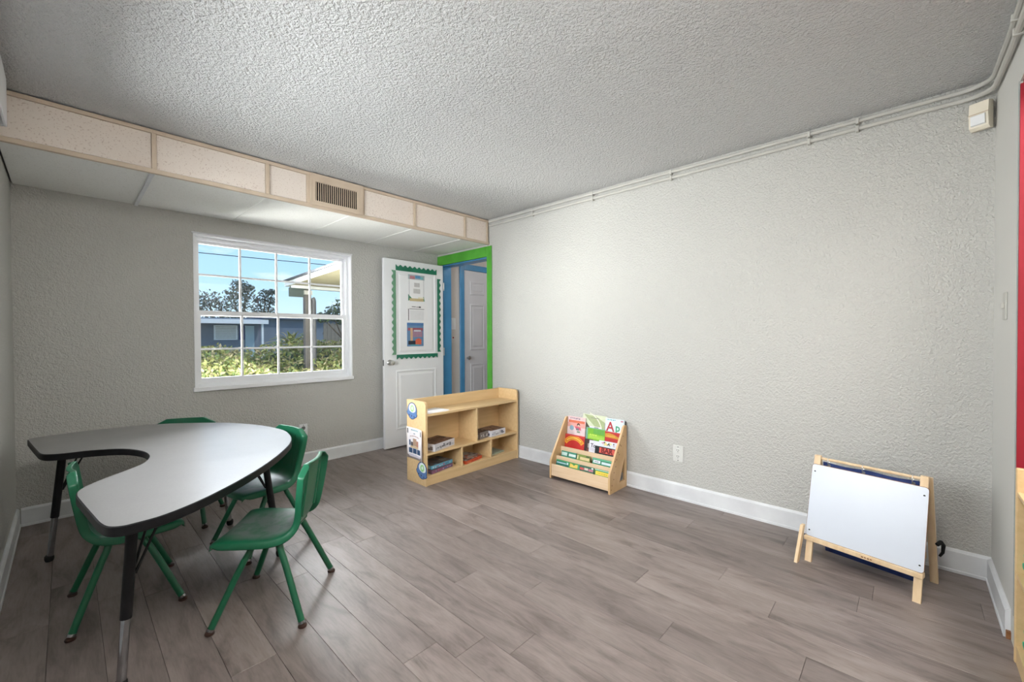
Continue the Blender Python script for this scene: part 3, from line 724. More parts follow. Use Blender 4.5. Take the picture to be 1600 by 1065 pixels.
# round alien-ship stickers and poster on the end panel (facing -X)
M_st_blue = col(.10,.20,.42); M_st_dark = col(.03,.05,.13); M_st_green = col(.30,.62,.22); M_st_white = col(.72,.80,.80)
def sticker(y, z, rot, label):
    s_ = thing('sticker', label, 'sticker', (1.9148, y, z), -PI/2, 'stickers on the shelf end')
    def blob(sc):
        P = []
        for i in range(40):
            a_ = 2*PI*i/40; r_ = .068*sc
            x_ = r_*math.cos(a_)*1.0; z_ = r_*math.sin(a_)*1.02
            if -.02*sc > z_ > -.045*sc: x_ *= 1.18
            P.append((x_*math.cos(rot) - z_*math.sin(rot), x_*math.sin(rot) + z_*math.cos(rot)))
        return P
    build('backing', MB().prism(blob(1.0), 'Y', -.0012, -.0002), M_st_dark, s_, False)
    build('saucer', MB().prism([(p[0]*.92, p[1]*.92) for p in blob(1.0)], 'Y', -.0017, -.0013), M_st_blue, s_, False)
    ca, sa = math.cos(rot), math.sin(rot)
    def rr(x_, z_): return (x_*ca - z_*sa, x_*sa + z_*ca)
    dome = [rr(.048*math.cos(a_), .018 + .044*math.sin(a_) * (1 if math.sin(a_) > 0 else .7)) for a_ in [2*PI*i/28 for i in range(28)]]
    build('dome', MB().prism(dome, 'Y', -.0022, -.0018), M_st_white, s_, False)
    ring = [rr(.026*math.cos(a_), .02 + .028*math.sin(a_)) for a_ in [2*PI*i/24 for i in range(24)]]
    hole = [rr(.012*math.cos(a_), .022 + .014*math.sin(a_)) for a_ in [-2*PI*i/16 for i in range(16)]]
    build('green_shape', MB().prism(ring, 'Y', -.0027, -.0023, [hole]), M_st_green, s_, False)
    for q in (-.035, 0, .035):
        c_ = rr(q, -.042); build('light_spot', MB().lathe([(.007,-.0022),(.007,-.0018)], (c_[0],0,c_[1]), 'Y', 10), M_st_dark, s_)
sticker(2.918, .575, R(-8), 'upper blue and green saucer sticker on the shelf end panel')
sticker(2.785, .118, R(-14), 'lower blue and green saucer sticker near the shelf foot')
po = thing('poster', 'curling printed poster taped to the shelf end panel', 'poster', (1.9148, 2.885, .19), -PI/2)
def curl(u): return -.003 - .016*max(0, u/.12)**2 * 1.0
def bent_sheet(x0, x1, z0, z1, off, n=10, lean=.02):
    vs = []; fs = []
    for i in range(n+1):
        x_ = x0 + (x1-x0)*i/n
        for z_ in (z0, z1): vs.append((x_ + lean*(.25-z_), curl(x_)-off, z_))
    for i in range(n): fs.append((2*i, 2*i+2, 2*i+3, 2*i+1))
    return vs, fs
ps = build('sheet', MB().add(*bent_sheet(-.115,.125,0,.25,0)), col(.70,.63,.60), po)
so_ = ps.modifiers.new('t', 'SOLIDIFY'); so_.thickness = .0006; so_.offset = 1
mb = MB()
for k_, a_, b_2, c_, d_ in [(0,-.098,.105,.028,.222),(1,-.105,-.085,.20,.24),(1,.09,.112,.195,.235),(2,-.05,.06,.226,.238),(3,-.012,.012,.20,.208),(4,-.075,-.055,.105,.15),(5,-.05,-.02,.10,.135),(6,-.02,.03,.105,.165),(7,.03,.06,.10,.15),(8,-.055,.06,.088,.104),(4,-.08,-.03,.045,.085),(4,-.022,.03,.045,.085),(4,.038,.09,.045,.085),(9,-.075,.09,.018,.036)]:
    mb.cur = k_; mb.add(*bent_sheet(a_, b_2, c_, d_, .0009 + .0002*k_))
build('print', mb, [col(.80,.76,.78), col(.20,.20,.20), col(.35,.45,.50), col(.2,.25,.3), col(.03,.07,.15), col(.08,.07,.08), col(.42,.28,.20), col(.45,.22,.16), col(.60,.45,.28), col(.58,.54,.62)], po, False)
mb = MB()
for i in range(9):
    u = -.062 + i*.0155; mb.add(*bent_sheet(u, u+.009, .172+.008*math.cos((i-4)*.35), .181+.008*math.cos((i-4)*.35), .0012, 2))
build('headline', mb, col(.35,.2,.18), po, False)

# papers on the top board
pp = thing('paper_stack', 'loose white papers lying on top of the maple shelf', 'paper', (2.06, 2.85, .5632))
build('sheet', MB().box(-.10,.11,-.09,.09,0,.0012), M_paper, pp, False)
o = build('sheet', MB().box(-.11,.10,-.085,.08,.0013,.0025), M_paper, pp, False); o.rotation_euler = (0,0,R(9)); o.location = (.02,.005,0)
o = build('sheet', MB().box(-.09,.09,-.07,.07,.0026,.0035), M_paper, pp, False); o.rotation_euler = (0,0,R(-6)); o.location = (.02,.01,0)

# boxed puzzles in the cubbies
def box_item(name, label, loc, dims, side, top, blocks=None, rz=0, cat='box', letters=None, letter_col=None):
    w_, d_, h_ = dims
    r_ = thing(name, label, cat, loc, rz)
    b_0 = build('carton', MB().bbox(-w_/2, w_/2, -d_/2, d_/2, 0, h_, .0015), side, r_, False)
    tp = build('top_print', MB().box(-w_/2+.004, w_/2-.004, -d_/2+.004, d_/2-.004, h_+.0001, h_+.0012), top, r_, False)
    if blocks:
        rr_ = random.Random(len(label)); mb = MB()
        for i in range(blocks[0]):
            for j in range(blocks[1]):
                if rr_.random() < .25: continue
                cw, cd = (w_-.02)/blocks[0], (d_-.02)/blocks[1]; x_ = -w_/2+.01+i*cw; y_ = -d_/2+.01+j*cd
                mb.cur = rr_.randrange(len(blocks[2])); mb.box(x_+.001, x_+cw*rr_.uniform(.5,.95), y_+.001, y_+cd*rr_.uniform(.5,.95), h_+.0012, h_+.0012+rr_.uniform(.0006,.003))
        build('picture', mb, blocks[2], tp, False)
    if letters:
        mb = MB(); rr_ = random.Random(7+len(label))
        for i in range(letters):
            x_ = -w_/2 + .015 + (w_-.03)*i/letters; hh = h_*rr_.uniform(.12,.5); zz = h_*rr_.uniform(.15,.4)
            mb.cur = rr_.randrange(len(letter_col)); mb.box(x_, x_+(w_-.03)/letters*rr_.uniform(.4,.9), -d_/2-.0008, -d_/2-.0001, zz, zz+hh)
        for i in range(5):
            y_ = -d_/2 + .02 + (d_-.04)*i/5; hh = h_*rr_.uniform(.3,.6)
            mb.cur = rr_.randrange(len(letter_col)); mb.box(-w_/2-.0008, -w_/2-.0001, y_, y_+(d_-.04)/5*rr_.uniform(.5,.95), h_*.15, h_*.15+hh)
        build('print', mb, letter_col, r_, False)
    return r_
brown = [col(.12,.06,.04), col(.22,.13,.09), col(.30,.20,.15), col(.06,.035,.025)]
ink = [col(.10,.10,.12), col(.35,.36,.42), col(.20,.16,.15)]
box_item('puzzle_box', 'white box with brown picture lid in the upper left cubby', (2.105, 2.86, .2563), (.26,.19,.058), col(.62,.61,.64), brown[0], (7,5,brown), R(14), letters=12, letter_col=ink)
box_item('puzzle_box', 'white box with black and blue print in the upper right cubby', (2.735, 2.845, .2563), (.20,.17,.055), col(.66,.66,.70), brown[1], (6,5,brown), R(4), letters=10, letter_col=[col(.06,.07,.12), col(.12,.18,.42), col(.4,.4,.45)])
box_item('puzzle_box', 'dark patterned box standing left of the blue-printed box in its cubby', (2.556, 2.86, .2563), (.13,.18,.060), col(.22,.18,.16), brown[3], (5,5,brown + [col(.5,.48,.46)]), R(12), letters=7, letter_col=[col(.6,.58,.56), col(.05,.05,.05)])
pz = [col(.05,.05,.06), col(.13,.10,.09), col(.20,.22,.20), col(.07,.11,.14)]
box_item('puzzle_box', 'thick dark puzzle box at the bottom of the lower left cubby', (2.085, 2.86, .0803), (.25,.19,.030), col(.20,.10,.16), pz[0], (6,5,pz), R(10), letters=8, letter_col=[col(.45,.10,.18), col(.10,.16,.30), col(.4,.3,.45)])
box_item('puzzle_box', 'light blue puzzle box lying on the dark one in the lower left cubby', (2.09, 2.86, .1137), (.245,.18,.028), col(.12,.34,.46), pz[1], (6,5,pz), R(8), letters=9, letter_col=[col(.5,.6,.65), col(.45,.12,.2), col(.08,.2,.3)])
og = [col(.55,.12,.05), col(.35,.30,.26), col(.16,.09,.07), col(.48,.44,.38)]
box_item('puzzle_tray', 'orange-red puzzle tray in the lower middle cubby', (2.425, 2.85, .0803), (.23,.18,.026), col(.60,.09,.03), og[2], (7,5,og), R(12), 'puzzle', 6, [col(.75,.3,.12), col(.4,.05,.02)])
box_item('puzzle_tray', 'brown picture puzzle lying on the orange tray in the lower middle cubby', (2.43, 2.855, .1103), (.17,.14,.012), col(.28,.16,.12), og[1], (5,4,og), R(14), 'puzzle')
box_item('flat_folder', 'thin pale green folder in the lower right cubby', (2.735, 2.86, .0803), (.20,.17,.012), col(.36,.40,.31), col(.33,.37,.29), None, R(6), 'folder')

# ---------------------------------------------------------------- book rack
RK = Matrix.Translation((2.742, 1.877, 0)) @ Matrix.Rotation(-PI/2, 4, 'Z')
rk = thing('book_rack', 'pine tiered book display rack against the right wall', 'book rack', (2.742, 1.877, 0), -PI/2)
RW, RD, RH = .5655, .255, .475
outer = [(0,0),(RD,0),(RD,RH),(RD-.028,RH+.004),(RD-.045,RH-.008),(.006,.155),(0,.135)]
hole = [(RD-.030,.055),(RD-.030,.235),(RD-.115,.055)]
def panel(x0, x1): return build('side_panel', MB().prism(outer, 'X', x0, x1, [hole]), M_pine_side, rk, False)
panel(-RW/2, -RW/2+.016); s2 = panel(RW/2-.016, RW/2)
rr_ = random.Random(3)
for (y_, z_) in [(.03,.06),(.055,.10),(.06,.15),(.085,.19),(.075,.23),(.10,.24),(.12,.29),(.14,.27),(.155,.34),(.17,.33),(.20,.40),(.02,.03)]:
    build('knot', MB().lathe([(.0048,.0001),(.0048,.0007)], (RW/2,y_,z_), 'X', 8), M_knot, s2)
xi = RW/2-.0163
build('front_board', MB().bbox(-xi, xi, .004, .016, .022, .118, .0015), M_pine, rk, False)
build('base_board', MB().box(-xi, xi, .0163, RD-.004, .022, .032), M_pine, rk, False)
def tier(y0, z0, h): return build('tier_rail', MB().bbox(-xi, xi, y0, y0+.011, z0, z0+h, .0015), M_pine, rk, False)
tier(.072, .108, .066); tier(.136, .176, .064)
build('tier_shelf', MB().box(-xi, xi, .0832, .1355, .108, .116), M_pine, rk, False)
build('tier_shelf', MB().box(-xi, xi, .1474, RD-.004, .178, .186), M_pine, rk, False)
build('back_board', MB().box(-xi, xi, RD-.0035, RD-.0002, .10, .30), M_pine, rk, False)

VIS = {'pale green map': .46, 'white alphabet': .64, 'pink and red': .50, 'bright green': .58, 'red book with a wide': .66, 'red book with a golden': .10, 'white storybook': .38, 'white book with small': .40, 'black board': .42}
def book(label, x, y, z, w_, h_, th, lean, cover, deco=None, spin=0):
    """x centre, y/z of the lower front edge in the rack's frame; lean backwards in degrees"""
    r_ = empty('picture_book')
    r_.matrix_world = RK @ Matrix.Translation((x, y, z)) @ Matrix.Rotation(R(-lean), 4, 'X') @ Matrix.Rotation(R(spin), 4, 'Y')
    tag(r_, label, 'book', 'picture books on the rack')
    build('cover', MB().prism([(-w_/2,.0005),(-w_/2,th),(-w_/2+.0025,th),(w_/2,th),(w_/2,th-.0012),(-w_/2+.0025,th-.0012),(-w_/2+.0025,.0017),(w_/2,.0017),(w_/2,.0005)], 'Z', 0, h_), cover, r_, False)
    build('page_block', MB().box(-w_/2+.003, w_/2-.002, .0019, th-.0014, .002, h_-.002), M_paper, r_, False)
    if deco:
        mb = MB(); mats = []; v0 = 0
        for k_, q_ in VIS.items():
            if label.startswith(k_): v0 = q_
        zz = lambda t_: v0 + (1-v0)*t_
        for d_ in deco:
            mats.append(col(*d_[0])); mb.cur = len(mats)-1
            if d_[1] == 'r': a_, b_2, c_, e_ = d_[2]; mb.box(-w_/2+a_*w_, -w_/2+b_2*w_, -.0002-.0002*len(mats), .0004, zz(c_)*h_, zz(e_)*h_)
            elif d_[1] == 'c': a_, c_, q = d_[2]; mb.lathe([(q*w_,-.0004-.0002*len(mats)),(q*w_,.0003)], (-w_/2+a_*w_, 0, zz(c_)*h_), 'Y', 14)
            elif d_[1] == 'arc':
                a_, c_, r0, r1, t0, t1 = d_[2]; pts = []
                for i in range(15): th_ = R(t0+(t1-t0)*i/14); pts.append((-w_/2+a_*w_+r1*w_*math.cos(th_), zz(c_)*h_+r1*w_*math.sin(th_)))
                for i in range(15): th_ = R(t1+(t0-t1)*i/14); pts.append((-w_/2+a_*w_+r0*w_*math.cos(th_), zz(c_)*h_+r0*w_*math.sin(th_)))
                mb.prism(pts, 'Y', -.0003-.0002*len(mats), .0003)
            elif d_[1] == 't': tx_, a_, c_, sz, bd = d_[2]; text_mb(mb, tx_, sz, TF(-w_/2+a_*w_, -.0006-.0002*len(mats), zz(c_)*h_), .0004, bd)
            elif d_[1] == 'w':
                a_, b_2, c_, e_, n_ = d_[2]
                for i in range(n_): xa = a_+(b_2-a_)*i/n_; mb.box(-w_/2+xa*w_, -w_/2+(xa+(b_2-a_)/n_*(.55+.2*(i%2)))*w_, -.0002-.0002*len(mats), .0004, (zz(c_)+.01*(i%3==1))*h_, zz(e_-.1*(e_-c_)*(i%2))*h_)
            elif d_[1] == 'p': mb.prism([(-w_/2+q[0]*w_, zz(q[1])*h_) for q in d_[2]], 'Y', -.0003-.0002*len(mats), .0003)
        build('cover_print', mb, mats, r_, False)
    return r_
LN = 16
# top tier, back row
book('pale green map-patterned book at the top of the rack', .000, .222, .187, .225, .336, .008, 4, col(.62,.66,.48),
     [((.36,.42,.22),'p',[(.05,.98),(.55,.95),(.92,.72),(.98,.35),(.6,.4),(.25,.75)]), ((.72,.72,.6),'arc',(.1,.2,.70,.74,0,75)), ((.08,.07,.05),'p',[(0,.55),(.16,.62),(.3,.42),(.3,.3),(0,.3)]), ((.30,.27,.32),'r',(.93,1,.3,.7)), ((.25,.25,.2),'r',(.35,.7,.84,.87)), ((.7,.68,.7),'r',(.3,.8,.38,.48)), ((.3,.28,.3),'r',(.5,.68,.41,.46))])
book('white alphabet book with red A and green p, top right of rack', .186, .214, .187, .165, .328, .012, 5, col(.66,.76,.80),
     [((.42,.04,.05),'t',('A',.28,.42,.105,.002)), ((.06,.32,.18),'t',('p',.68,.42,.085,.002)), ((.15,.42,.50),'w',(.12,.58,.86,.95,5)), ((.55,.25,.3),'r',(.82,.95,.84,.95)), ((.7,.8,.74),'r',(.0,1,.0,.06))])
book('grey book with a dark spine edge behind the alphabet book', .188, .2275, .187, .172, .318, .008, 5.4, col(.05,.055,.065), [((.4,.5,.55),'r',(.0,.9,.1,.95))])
book('pink and red storybook showing a dark-haired child, top left', -.170, .205, .187, .180, .300, .007, 5.4, col(.74,.52,.52),
     [((.62,.15,.08),'r',(.06,.96,.66,.80)), ((.70,.34,.30),'r',(.0,1,.42,.66)), ((.28,.22,.28),'w',(.15,.72,.86,.95,6)), ((.68,.55,.56),'r',(.0,1,.02,.40)), ((.25,.40,.50),'c',(.25,.36,.12)), ((.04,.02,.02),'c',(.62,.56,.085)), ((.62,.42,.34),'c',(.63,.51,.06)), ((.60,.10,.16),'p',[(.42,.46),(.56,.48),(.74,.44),(.78,.28),(.5,.28)]), ((.16,.16,.20),'r',(.5,.66,.26,.38)), ((.2,.28,.2),'r',(.55,.72,.13,.22))])
# top tier, middle row
book('bright green picture book in the middle of the rack', .022, .198, .187, .180, .232, .010, 6, col(.16,.36,.28),
     [((.17,.42,.03),'r',(.10,1,.0,.96)), ((.30,.55,.06),'r',(.12,.98,.08,.45)), ((.12,.36,.06),'r',(.4,.95,.55,.92)), ((.55,.68,.12),'w',(.22,.60,.36,.50,4)), ((.42,.62,.10),'r',(.2,.95,.22,.27))])
book('red book with a wide golden band, right side of rack', .188, .198, .187, .155, .225, .010, 5.8, col(.46,.03,.03),
     [((.56,.27,.03),'p',[(.03,.42),(.03,.78),(.25,.86),(.5,.78),(.97,.42),(.9,.34)]), ((.66,.38,.08),'r',(.15,.6,.52,.60)), ((.55,.06,.06),'r',(.0,1,.93,1))])
# top tier, front row
book('red book with a golden arched banner, left side of rack', -.172, .182, .187, .205, .150, .012, 8, col(.50,.025,.02),
     [((.80,.36,.03),'arc',(.5,.02,.44,.62,38,146)), ((.62,.22,.03),'arc',(.5,.02,.47,.585,44,140)), ((.86,.56,.08),'arc',(.5,.02,.51,.55,50,132)), ((.6,.07,.07),'r',(.06,.94,.92,.96))])
book('dark brown photo book wedged between red and white books', -.030, .1845, .187, .075, .140, .006, 8, col(.05,.02,.018), [((.35,.28,.25),'r',(.4,.9,.5,.75)), ((.15,.05,.04),'r',(.3,.9,.2,.45))])
book('white storybook lettered To in front of the green book', .075, .178, .187, .195, .136, .006, 10, col(.70,.70,.75),
     [((.10,.08,.12),'t',('To',.20,.52,.042,.0012)), ((.62,.60,.68),'r',(.03,.4,.03,.30))])
book('white book with small coloured animal pictures on the right', .165, .168, .187, .185, .152, .006, 10, col(.66,.69,.74),
     [((.62,.30,.36),'p',[(.10,.82),(.24,.90),(.22,.70)]), ((.70,.60,.25),'p',[(.24,.62),(.32,.96),(.46,.64)]), ((.08,.07,.05),'c',(.27,.86,.035)), ((.10,.09,.06),'p',[(.38,.66),(.50,.92),(.56,.60),(.5,.7)]), ((.62,.62,.22),'p',[(.5,.86),(.6,.92),(.62,.72)]), ((.08,.08,.08),'c',(.72,.84,.03)), ((.6,.30,.34),'p',[(.70,.76),(.78,.68),(.72,.62)])])
book('black board book with red panel lettered BAR', .152, .1500, .187, .200, .108, .009, 10, col(.008,.010,.013),
     [((.62,.10,.07),'r',(.20,.88,.24,.90)), ((.16,.008,.008),'t',('BAR',.54,.58,.056,.0022))])
# middle tier
def tops(label, x, w_, h_, c0, strips_, y=.088, z=.1165, lean=14): book(label, x, y, z, w_, h_, .007, lean, c0, strips_)
tops('teal and white book in the second tier, far left', -.165, .150, .100, col(.05,.25,.16), [((.55,.70,.66),'r',(.04,.40,.64,.90)), ((.62,.72,.70),'r',(.52,.98,.66,.86)), ((.04,.14,.09),'r',(.42,.5,.6,.95))])
tops('olive green book in the middle of the second tier', -.020, .125, .100, col(.20,.26,.06), [((.62,.58,.30),'r',(.02,.12,.6,.92)), ((.70,.56,.30),'r',(.25,.95,.60,.82)), ((.08,.12,.04),'r',(.7,.95,.85,.97))])
tops('green and white book in the second tier, far right', .160, .190, .100, col(.03,.22,.12), [((.70,.74,.80),'r',(.05,.38,.62,.84)), ((.62,.74,.78),'r',(.44,.97,.62,.80)), ((.02,.03,.03),'w',(.12,.32,.69,.76,3)), ((.14,.45,.27),'r',(.0,.95,.90,.97))])
# bottom tier
def low(label, x, w_, h_, c0, strips_): book(label, x, .022, .033, w_, h_, .007, 14, c0, strips_)
low('dark teal book in the bottom tier, far left', -.185, .125, .122, col(.02,.14,.10), [((.35,.55,.58),'r',(.05,.80,.78,.86)), ((.5,.66,.64),'r',(.85,.97,.78,.95)), ((.05,.30,.12),'r',(.0,1,.92,1))])
low('green book with a yellow cow shape in the bottom tier', -.070, .100, .122, col(.08,.30,.08), [((.78,.56,.12),'p',[(.1,.7),(.12,.95),(.35,.9),(.5,.82),(.62,.92),(.85,.93),(.85,.7)]), ((.10,.40,.22),'r',(.88,1,.7,1))])
low('dark green book with red and white letters in the bottom tier', .050, .130, .122, col(.05,.14,.09), [((.55,.10,.10),'r',(.02,.3,.72,.86)), ((.72,.55,.48),'r',(.34,.6,.74,.88)), ((.55,.2,.26),'r',(.64,.95,.72,.86)), ((.6,.72,.66),'r',(.82,.96,.88,.97))])
low('green and yellow book in the bottom tier, far right', .190, .130, .122, col(.03,.24,.07), [((.80,.62,.08),'r',(.05,.97,.66,.88)), ((.62,.42,.05),'w',(.18,.85,.71,.81,8)), ((.45,.66,.55),'r',(.0,1,.93,.98))])

# ---------------------------------------------------------------- easel
EZ = -1.780
ea = thing('tabletop_easel', 'small folding wooden easel with whiteboard near the corner', 'easel', (2.600, .166, 0), EZ)
TY, TZ = .125, .520       # apex of the A-frame
def fr_y(z): return TY*z/TZ
def leaning_post(name, x0, x1, y_bot, y_top, z0, z1, d0, d1, mat, par=ea):
    yb, yt = y_bot, y_top
    return build(name, MB().add([(x0,yb+d0,z0),(x1,yb+d0,z0),(x1,yb+d1,z0),(x0,yb+d1,z0),(x0,yt+d0,z1),(x1,yt+d0,z1),(x1,yt+d1,z1),(x0,yt+d1,z1)],
                  [(0,3,2,1),(4,5,6,7),(0,1,5,4),(1,2,6,5),(2,3,7,6),(3,0,4,7)]), mat, par, False)
XE = .222
for s_ in (-1, 1):
    xo, xn = (s_*XE, s_*(XE-.028))
    leaning_post('front_leg', min(xo,xn), max(xo,xn), 0, TY, 0, TZ+.012, -.010, .006, M_ply)
    leaning_post('back_leg', min(xo,xn)+(.008 if s_ > 0 else -.008), max(xo,xn)+(.008 if s_ > 0 else -.008), .268, TY+.020, 0, TZ+.006, -.010, .006, M_ply)
leaning_post('side_strut', -XE-.024, -XE-.010, -.062, .012, 0, .175, -.014, .014, M_ply)
build('top_dowel', MB().tube([(-XE+.01, TY+.005, TZ-.004), (XE-.01, TY+.005, TZ-.004)], .0075, 10), M_ply, ea)
# whiteboard with rounded corners, lying on the front legs
def rrect(x0, x1, z0, z1, r, n=5):
    P = []
    for cx, cz, a0 in ((x1-r,z0+r,-90),(x1-r,z1-r,0),(x0+r,z1-r,90),(x0+r,z0+r,180)):
        for i in range(n+1): a_ = R(a0 + 90*i/n); P.append((cx + r*math.cos(a_), cz + r*math.sin(a_)))
    return P
def lean_prism(poly_, d0, d1):
    mb = MB(); mb.prism(poly_, 'Y', d0, d1); mb.v = [(x_, y_ + fr_y(z_), z_) for x_, y_, z_ in mb.v]; return mb
wbz0, wbz1 = .128, .486
wbd = build('whiteboard', lean_prism(rrect(-XE-.004, XE+.004, wbz0, wbz1, .012), -.0165, -.0103), M_wb, ea, False)
build('board_edge', lean_prism(rrect(-XE-.0055, XE+.0055, wbz0-.0015, wbz1+.0015, .013), -.0158, -.0108), M_knot, wbd, False)
for x_ in (-XE+.010, XE-.010):
    for z_ in (wbz0+.028, wbz1-.035): build('screw', MB().lathe([(.0036,-.0006),(.0042,-.0001)], (x_, fr_y(z_)-.0165, z_), 'Y', 8), M_dark, wbd)
tray = build('ledge', MB().bbox(-XE-.008, XE+.004, -.024+.027, .012+.027-.0, .104, .126, .002), M_ply, ea, False)
mb = MB()
for i in range(4): mb.box(.010+i*.011, .018+i*.011, .0024, .0029, .1115+.001*(i%2), .1175)
build('stamp', mb, M_knot, tray, False)
leaning_post('cross_bar', -XE+.0285, XE-.0285, TY+.020+(.268-TY-.02)*.78, TY+.020+(.268-TY-.02)*.72, .115, .145, -.008, .002, M_ply)
st = build('strap', MB().tube([(XE+.012,.205,.205),(XE+.022,.225,.215),(XE+.026,.250,.195),(XE+.022,.262,.155),(XE+.012,.258,.135)], [.008,.009,.008,.006,.005], 8), M_rubber, ea)
# blue pocket chart hung from the dowel
pc = thing('pocket_chart', 'navy blue pocket chart hanging from the easel dowel behind the whiteboard', 'pocket chart', (2.600, .166, 0), EZ)
vs = []; fs = []; nx = 16
for i in range(nx+1):
    x_ = -.19 + .38*i/nx; sag = -.006*math.sin(PI*i/nx*2)**2
    for z_, y_ in ((TZ-.020+sag, TY+.012), (.30, TY+.030), (.012, TY+.046)): vs.append((x_, y_, z_))
for i in range(nx):
    for j in range(2): fs.append((i*3+j, i*3+j+1, (i+1)*3+j+1, (i+1)*3+j))
o = build('cloth', MB().add(vs, fs), M_navy, pc); q = o.modifiers.new('t','SOLIDIFY'); q.thickness = .002
for x_ in (-.165, -.02, .165):
    ring = [(x_, TY+.008+.012*math.cos(2*PI*i/14), TZ-.014+.022*math.sin(2*PI*i/14)) for i in range(15)]
    build('hanging_ring', MB().tube(ring, .0016, 6, False), M_steel, pc)
    build('grommet', MB().lathe([(.007,-.002),(.007,.0)], (x_+.002, TY+.0095, TZ-.034), 'Y', 12), M_steel, pc)

# ---------------------------------------------------------------- wall fittings
def outlet(label, loc, rz, plate_mat):
    o = thing('wall_outlet', label, 'outlet', loc, rz)
    p = build('cover_plate', MB().bbox(-.036,.036,-.007,-.0004,-.058,.058,.002), plate_mat, o, False)
    for s_ in (-1, 1):
        rc_ = build('receptacle', MB().lathe([(.0165,-.0095),(.017,-.0072)], (0,0,s_*.022), 'Y', 16), plate_mat, o)
        for q in (-.006, .006): build('slot', MB().box(q-.0014,q+.0014,-.0100,-.0096,s_*.022-.001,s_*.022+.009), M_dark, rc_, False)
        build('ground_hole', MB().lathe([(.0028,-.0100),(.0028,-.0096)], (0,0,s_*.022-.008), 'Y', 8), M_dark, rc_)
    for s_ in (-1, 1): build('screw', MB().lathe([(.0035,-.0082),(.0035,-.0071)], (0,0,s_*.048), 'Y', 8), M_dark, p)
    return o
outlet('pale grey duplex outlet low on the right wall beside book rack', (XR, 1.197, .327), -PI/2, M_conduit if False else mottled('outlet_paint', (.64,.64,.61), (.6,.6,.57), 20, .45))
oo = outlet('white outlet with dark sockets on the window wall', (1.480, YW, .320), 0, M_white)
for ch_ in list(oo.children):
    if ch_.name.startswith('receptacle'): ch_.data.materials[0] = mottled('grey_socket', (.14,.14,.14), (.18,.18,.18), 20, .5)
bp_ = thing('blank_plate', 'tall narrow painted switch plate on the front wall pier', 'wall plate', (2.675, YF, 1.295), PI)
build('plate', MB().bbox(-.035,.035,-.006,-.0004,-.057,.057,.002), M_conduit, bp_, False)
build('toggle', MB().bbox(-.005,.005,-.016,-.0062,-.01,.012,.001), M_conduit, bp_, False)
hs = thing('light_switch', 'pale light switch on the hall wall beside blue door casing', 'light switch', (3.235, YW, 1.33), 0)
build('plate', MB().bbox(-.036,.036,-.007,-.0004,-.07,.07,.002), M_white, hs, False)
build('rocker', MB().bbox(-.016,.016,-.012,-.0072,-.034,.034,.002), M_paper, hs, False)
hb = thing('alarm_button', 'small wall box with red button below the hall switch', 'button', (3.235, YW, 1.14), 0)
build('plate', MB().bbox(-.034,.034,-.006,-.0004,-.05,.05,.002), M_hall, hb, False)
build('button', MB().lathe([(.008,-.012),(.010,-.0062)], (-.005,0,.02), 'Y', 12), M_red, hb)
# motion sensor in the corner
ms = thing('motion_sensor', 'cream motion sensor mounted high in the right corner', 'sensor', (XR-.0150, -.258, 2.21), -PI/2-R(24))
build('housing', MB().prism([(-.0005,-.062),(-.03,-.066),(-.046,-.055),(-.052,.0),(-.046,.060),(-.0005,.068)], 'X', -.033, .033), M_cream, ms, False)
build('lens', MB().prism([(-.0485,-.048),(-.056,-.045),(-.060,-.004),(-.0535,.0)], 'X', -.024, .024), M_white, ms, False)
build('seam', MB().box(-.0335,.0335,-.0535,-.050,.004,.008), M_tan, ms, False)
# conduits along the ceiling line
def conduit(label, z, off, rad, zf):
    o = thing('conduit', label, 'conduit', (XR, 1.4, z))
    p = [(XR-off, 3.14, z), (XR-off, -.02, z)]
    c = .14
    for i in range(7):
        a_ = PI/2*i/6; p.append((XR-off-c+c*math.cos(a_), YF+off+c-c*math.sin(a_), z + (zf-z)*i/6*.4))
    p += [(2.45, YF+off, zf), (XL+.02, YF+off, zf)]
    l = o.location
    build('pipe', MB().tube([Vector(q)-l for q in p], rad, 10), M_conduit, o)
    for y_ in (.206, .425, 1.244, 1.9, 2.55):
        build('clip', MB().bbox(XR-off-rad-.003-l.x, XR-.0004-l.x, y_-.007-l.y, y_+.007-l.y, z-rad-.008-l.z, z+rad+.003-l.z, .002), M_conduit, o, False)
    for x_ in (2.35,): build('clip', MB().bbox(x_-.007-l.x, x_+.007-l.x, YF+.0004-l.y, YF+off+rad+.003-l.y, zf-rad-.003-l.z, zf+rad+.003-l.z, .002), M_conduit, o, False)
conduit('upper painted conduit pipe running along the ceiling line', 2.352, .019, .0105, 2.315)
conduit('lower painted conduit pipe running along the right wall', 2.312, .015, .0105, 2.262)

# ---------------------------------------------------------------- cubby with trays at the right edge
cu = thing('cubby_cabinet', 'maple cubby cabinet with green trays at the right picture edge', 'cabinet', (1.80, YF+.012, 0), PI)
